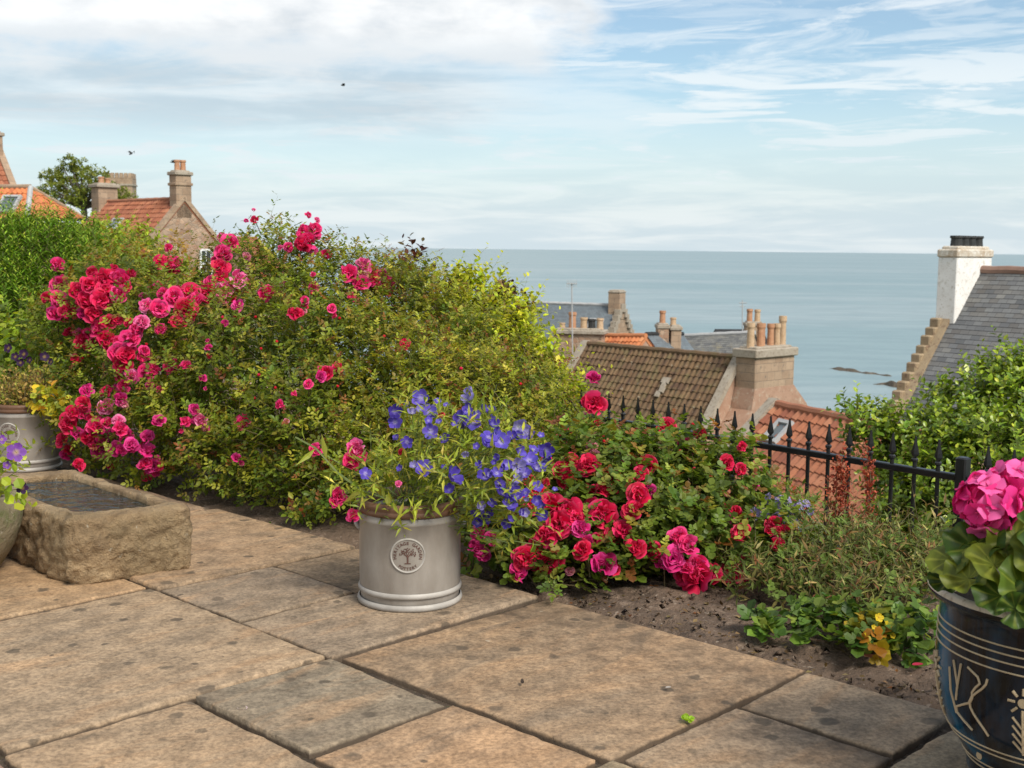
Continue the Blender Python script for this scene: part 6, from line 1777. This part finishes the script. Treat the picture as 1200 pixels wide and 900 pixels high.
t_ = thing('red_spire_plant', ab(0.72, 2.3), 'plant with slender dark red seed spires standing against the railing', 'plant')
L = Leaves(); segs = []
for u0, v0, u1, v1, Y in [(978, 640, 981, 535, 4.95), (984, 640, 987, 525, 4.95), (991, 640, 990, 545, 4.9), (1018, 640, 1016, 522, 4.95), (1021, 640, 1020, 540, 4.9), (972, 630, 970, 560, 4.95), (942, 640, 935, 575, 4.95), (950, 640, 948, 585, 4.95), (1000, 640, 998, 590, 4.9), (930, 640, 928, 572, 4.95)]:
    a = np.array(P(u0, v0, Y)); b = np.array(P(u1, v1, Y)); segs.append((a[None], b[None], np.array([.003]), np.array([.0015])))
    n = 170 if v1 < 560 else 60; f = rng.uniform(.25, 1, n)[:, None]
    q = a + (b - a) * f + rng.normal(0, .009, (n, 3))
    L.add('oval', q, rng.normal(0, 1, (n, 3)) + [0, 0, .6], rng.normal(0, 1, (n, 3)), rng.uniform(.012, .022, n), pal(n, [((.17, .035, .035), 3), ((.25, .07, .06), 2), ((.10, .03, .03), 2)]))
L.build('foliage', M['leaf_soft'], t_); link('stem', stems_mesh(segs, 'stem'), M['stem'], t_)

t_ = thing('violet_aster', ab(0.65, 1.95), 'clump of pale violet asters between the red roses and the railing', 'flowers')
lob = lobes_from([(905, 600, 4.8, 26), (935, 600, 4.8, 24), (890, 610, 4.75, 20), (920, 625, 4.7, 26)])
L = Leaves(); segs = []
p, n = sample_lobes(lob, 90, .3, 1)
shoots(L, segs, p, n, 6, .1, ('lance', 'simple', 0, .045), lambda k: pal(k, [((.09, .14, .04), 2), ((.14, .19, .05), 1)]), None, up_w=.9)
ast = five_petal([(.30, .25, .50), (.36, .30, .56)], (.4, .35, .1), .05, 12, .2); ast.name = 'aster_flower'
for u, v, s in [(897, 593, 14), (905, 601, 16), (915, 592, 14), (922, 586, 13), (928, 596, 15), (938, 592, 12), (908, 612, 15), (892, 606, 13), (918, 606, 14), (945, 590, 10), (885, 600, 12), (950, 600, 9), (930, 612, 11), (900, 583, 11), (912, 583, 10), (936, 622, 9)]:
    p_, d = front_hit(lob, u, v); p_ -= d * .22
    child_copy('aster_flower', ast, t_, p_, (-d + Vector((random.gauss(0, .6), 0, .4 + random.gauss(0, .4)))).to_track_quat('Z', 'Y').to_matrix(), s / 2 * 5.4 / FPX)
    segs.append((np.array([p_]), np.array([p_.lerp(t_.location, .4)]), np.array([.0013]), np.array([.002])))
L.build('foliage', M['leaf'], t_); link('stem', stems_mesh(segs, 'stem'), M['green_stem'], t_)

def ground_plant(label, base_px, lobpx, n, pal_, yellow=None, size=.034, name='strawberry_plant'):
    b = G(*base_px); t_ = thing(name, b, label, 'plant', 'low leafy plants at the bed edge')
    L = Leaves(); segs = []
    lob = lobes_from(lobpx)
    p, nn = sample_lobes(lob, n, .2, 1, zmin=.015)
    shoots(L, segs, p, nn, 3, .05, ('round', 1, .02, size), lambda k: pal(k, pal_), None, up_w=.6)
    L.build('foliage', M['leaf'], t_)
    return t_
SG = [((.05, .105, .03), 3), ((.075, .135, .035), 2), ((.035, .075, .025), 2), ((.11, .165, .05), 1)]
ground_plant('small dark green strawberry plant alone at the paving edge', (893, 752), [(885, 740, 3.72, 16), (900, 748, 3.66, 12)], 16, SG)
ground_plant('leafy strawberry clump spreading in front of the variegated shrub', (975, 760), [(950, 735, 3.75, 26), (985, 740, 3.68, 30), (960, 760, 3.55, 14), (1000, 760, 3.52, 14)], 50, SG)
ground_plant('leafy strawberry clump beside the dark glazed pot', (1060, 775), [(1055, 735, 3.65, 26), (1075, 750, 3.5, 22), (1085, 725, 3.7, 14)], 40, SG)
t_ = ground_plant('low plant with yellow and orange leaves among the strawberry clumps', (1022, 772), [(1015, 745, 3.58, 22), (1028, 738, 3.62, 18), (1010, 760, 3.5, 14), (1035, 758, 3.5, 10)], 26, [((.24, .20, .02), 1.6), ((.10, .125, .025), 3), ((.2, .10, .015), .6), ((.05, .085, .022), 3)], name='yellow_leaf_plant')
YEL = five_petal([(.75, .55, .03), (.7, .5, .02)], (.6, .35, .02), .3); YEL.name = 'yellow_flower'
for u, v, s in [(1030, 724, 12), (1024, 735, 7), (1046, 745, 8)]:
    child_copy('yellow_flower', YEL, t_, P(u, v, 3.5), Vector((.1, -1, .6)).to_track_quat('Z', 'Y').to_matrix(), s / 2 * 3.5 / FPX)
b = G(808, 846); t_ = thing('paving_weed', b, 'tiny bright green weed sprouting from a paving joint', 'plant')
L = Leaves(); q = np.array(b)[None] + rng.normal(0, .008, (14, 3)) * [1, 1, .3] + [0, 0, .006]
L.add('round', q, rng.normal(0, 1, (14, 3)) * [1, 1, .2] + [0, 0, .4], rng.normal(0, .3, (14, 3)) + [0, 0, 1], rng.uniform(.012, .022, 14), pal(14, [((.2, .35, .04), 1)])); L.build('foliage', M['leaf'], t_)

# ---- litter of dry leaf bits and chips on the soil
L = Leaves(); n = 900
aa = rng.uniform(-.8, 2.4, n); bb = .93 + np.abs(rng.normal(0, .28, n))
q = np.array([ab(a_, b_, -0.012 + 0.045 * mnoise.noise(Vector((a_ * 2.2, b_ * 2.2, 0))) + 0.022 * mnoise.noise(Vector((a_ * 9, b_ * 9, 1)))) for a_, b_ in zip(aa, bb)])
L.add('diamond', q, rng.normal(0, 1, (n, 3)) * [1, 1, .25], rng.normal(0, .35, (n, 3)) + [0, 0, 1], rng.uniform(.006, .026, n) ** 1.0, pal(n, [((.07, .05, .035), 3), ((.12, .095, .075), 2), ((.04, .026, .016), 3), ((.09, .04, .024), 1)]))
o_l = link('leaf_litter', L.mesh('leaf_litter'), M['leaf_soft'], None, None, kind='stuff')
# ---- fallen bits on the paving
def fallen(name, u, v, s, col, label, cat, curl=.35, kx=.7, z=.006):
    b = G(u, v); mb = MB(); a0 = random.uniform(0, 6)
    def fn(x, y):
        X, Y = (x - .5) * 2, (y - .5) * 2
        k = math.sqrt(max(0, 1 - .55 * min(1, X * X * Y * Y)))
        px_, py_ = X * math.sqrt(1 - Y * Y / 2) * kx, Y * math.sqrt(1 - X * X / 2)
        return b + Vector((s * (px_ * math.cos(a0) - py_ * math.sin(a0)), s * (px_ * math.sin(a0) + py_ * math.cos(a0)), z + s * curl * (px_ * px_ + .6 * py_ * py_ * (1 if Y > 0 else .2))))
    mb.grid(fn, 6, 6, col)
    o = mb.build(name, M['petal'], base=b, smooth=True, label=label, cat=cat)
fallen('fallen_petal', 284, 833, .018, (.72, .55, .55), 'single pale pink fallen petal on the paving beside a joint', 'petal')
fallen('fallen_leaf', 1022, 778, .028, (.36, .15, .10), 'curled reddish dead leaf on the soil before the strawberries', 'leaf', .4, .6, .02)
fallen('fallen_leaf', 300, 782, .011, (.05, .045, .035), 'small dark dead leaf near the middle left paving joint', 'leaf', .5, .5)
fallen('fallen_leaf', 612, 802, .013, (.055, .04, .03), 'small curled dark dead leaf in front of the grey pot', 'leaf', .8, .4)
fallen('fallen_petal', 783, 820 - 12, .008, (.5, .45, .4), 'tiny pale petal on the large paving slab', 'petal')
fallen('fallen_petal', 1075, 785, .016, (.45, .03, .07), 'crimson rose petal lying on soil beside the dark pot', 'petal', .4, .7, .015)

# ---- birds
for i, (u, v, Y, s, lb) in enumerate([(153.5, 180, 70, .20, 'small dark bird in flight high above the red cottage roof'), (203, 190, 75, .20, 'small dark bird flying level beside the tall gable chimney'), (402, 100, 90, .18, 'tiny dark bird high in the cloudy sky over the sea')]):
    c = P(u, v, Y); d = Vector((1, .2, 0)).normalized() if i else Vector((.3, 1, .4)).normalized()
    t_ = thing('bird', c, lb, 'bird', 'birds in the sky')
    mb = MB(); mb.tube([c - d * s, c - d * s * .5, c, c + d * s * .55, c + d * s * .8], [.01, .04, .055, .045, .01], 8)
    sd = d.cross(Vector((0, 0, 1))).normalized(); up = Vector((0, 0, 1))
    for sg in (-1, 1):
        a = c + d * .06; n0 = mb.addv([a + d * .08, a - d * .1, a + sd * sg * s * .9 - d * .1 + up * .12, a + sd * sg * s * 1.6 - d * .2 + up * .03, a + sd * sg * s * .8 + d * .07 + up * .13])
        mb.face((n0, n0 + 4, n0 + 2, n0 + 1)); mb.face((n0 + 4, n0 + 3, n0 + 2))
    mb.build('body', M['pot_black'], t_, smooth=True)
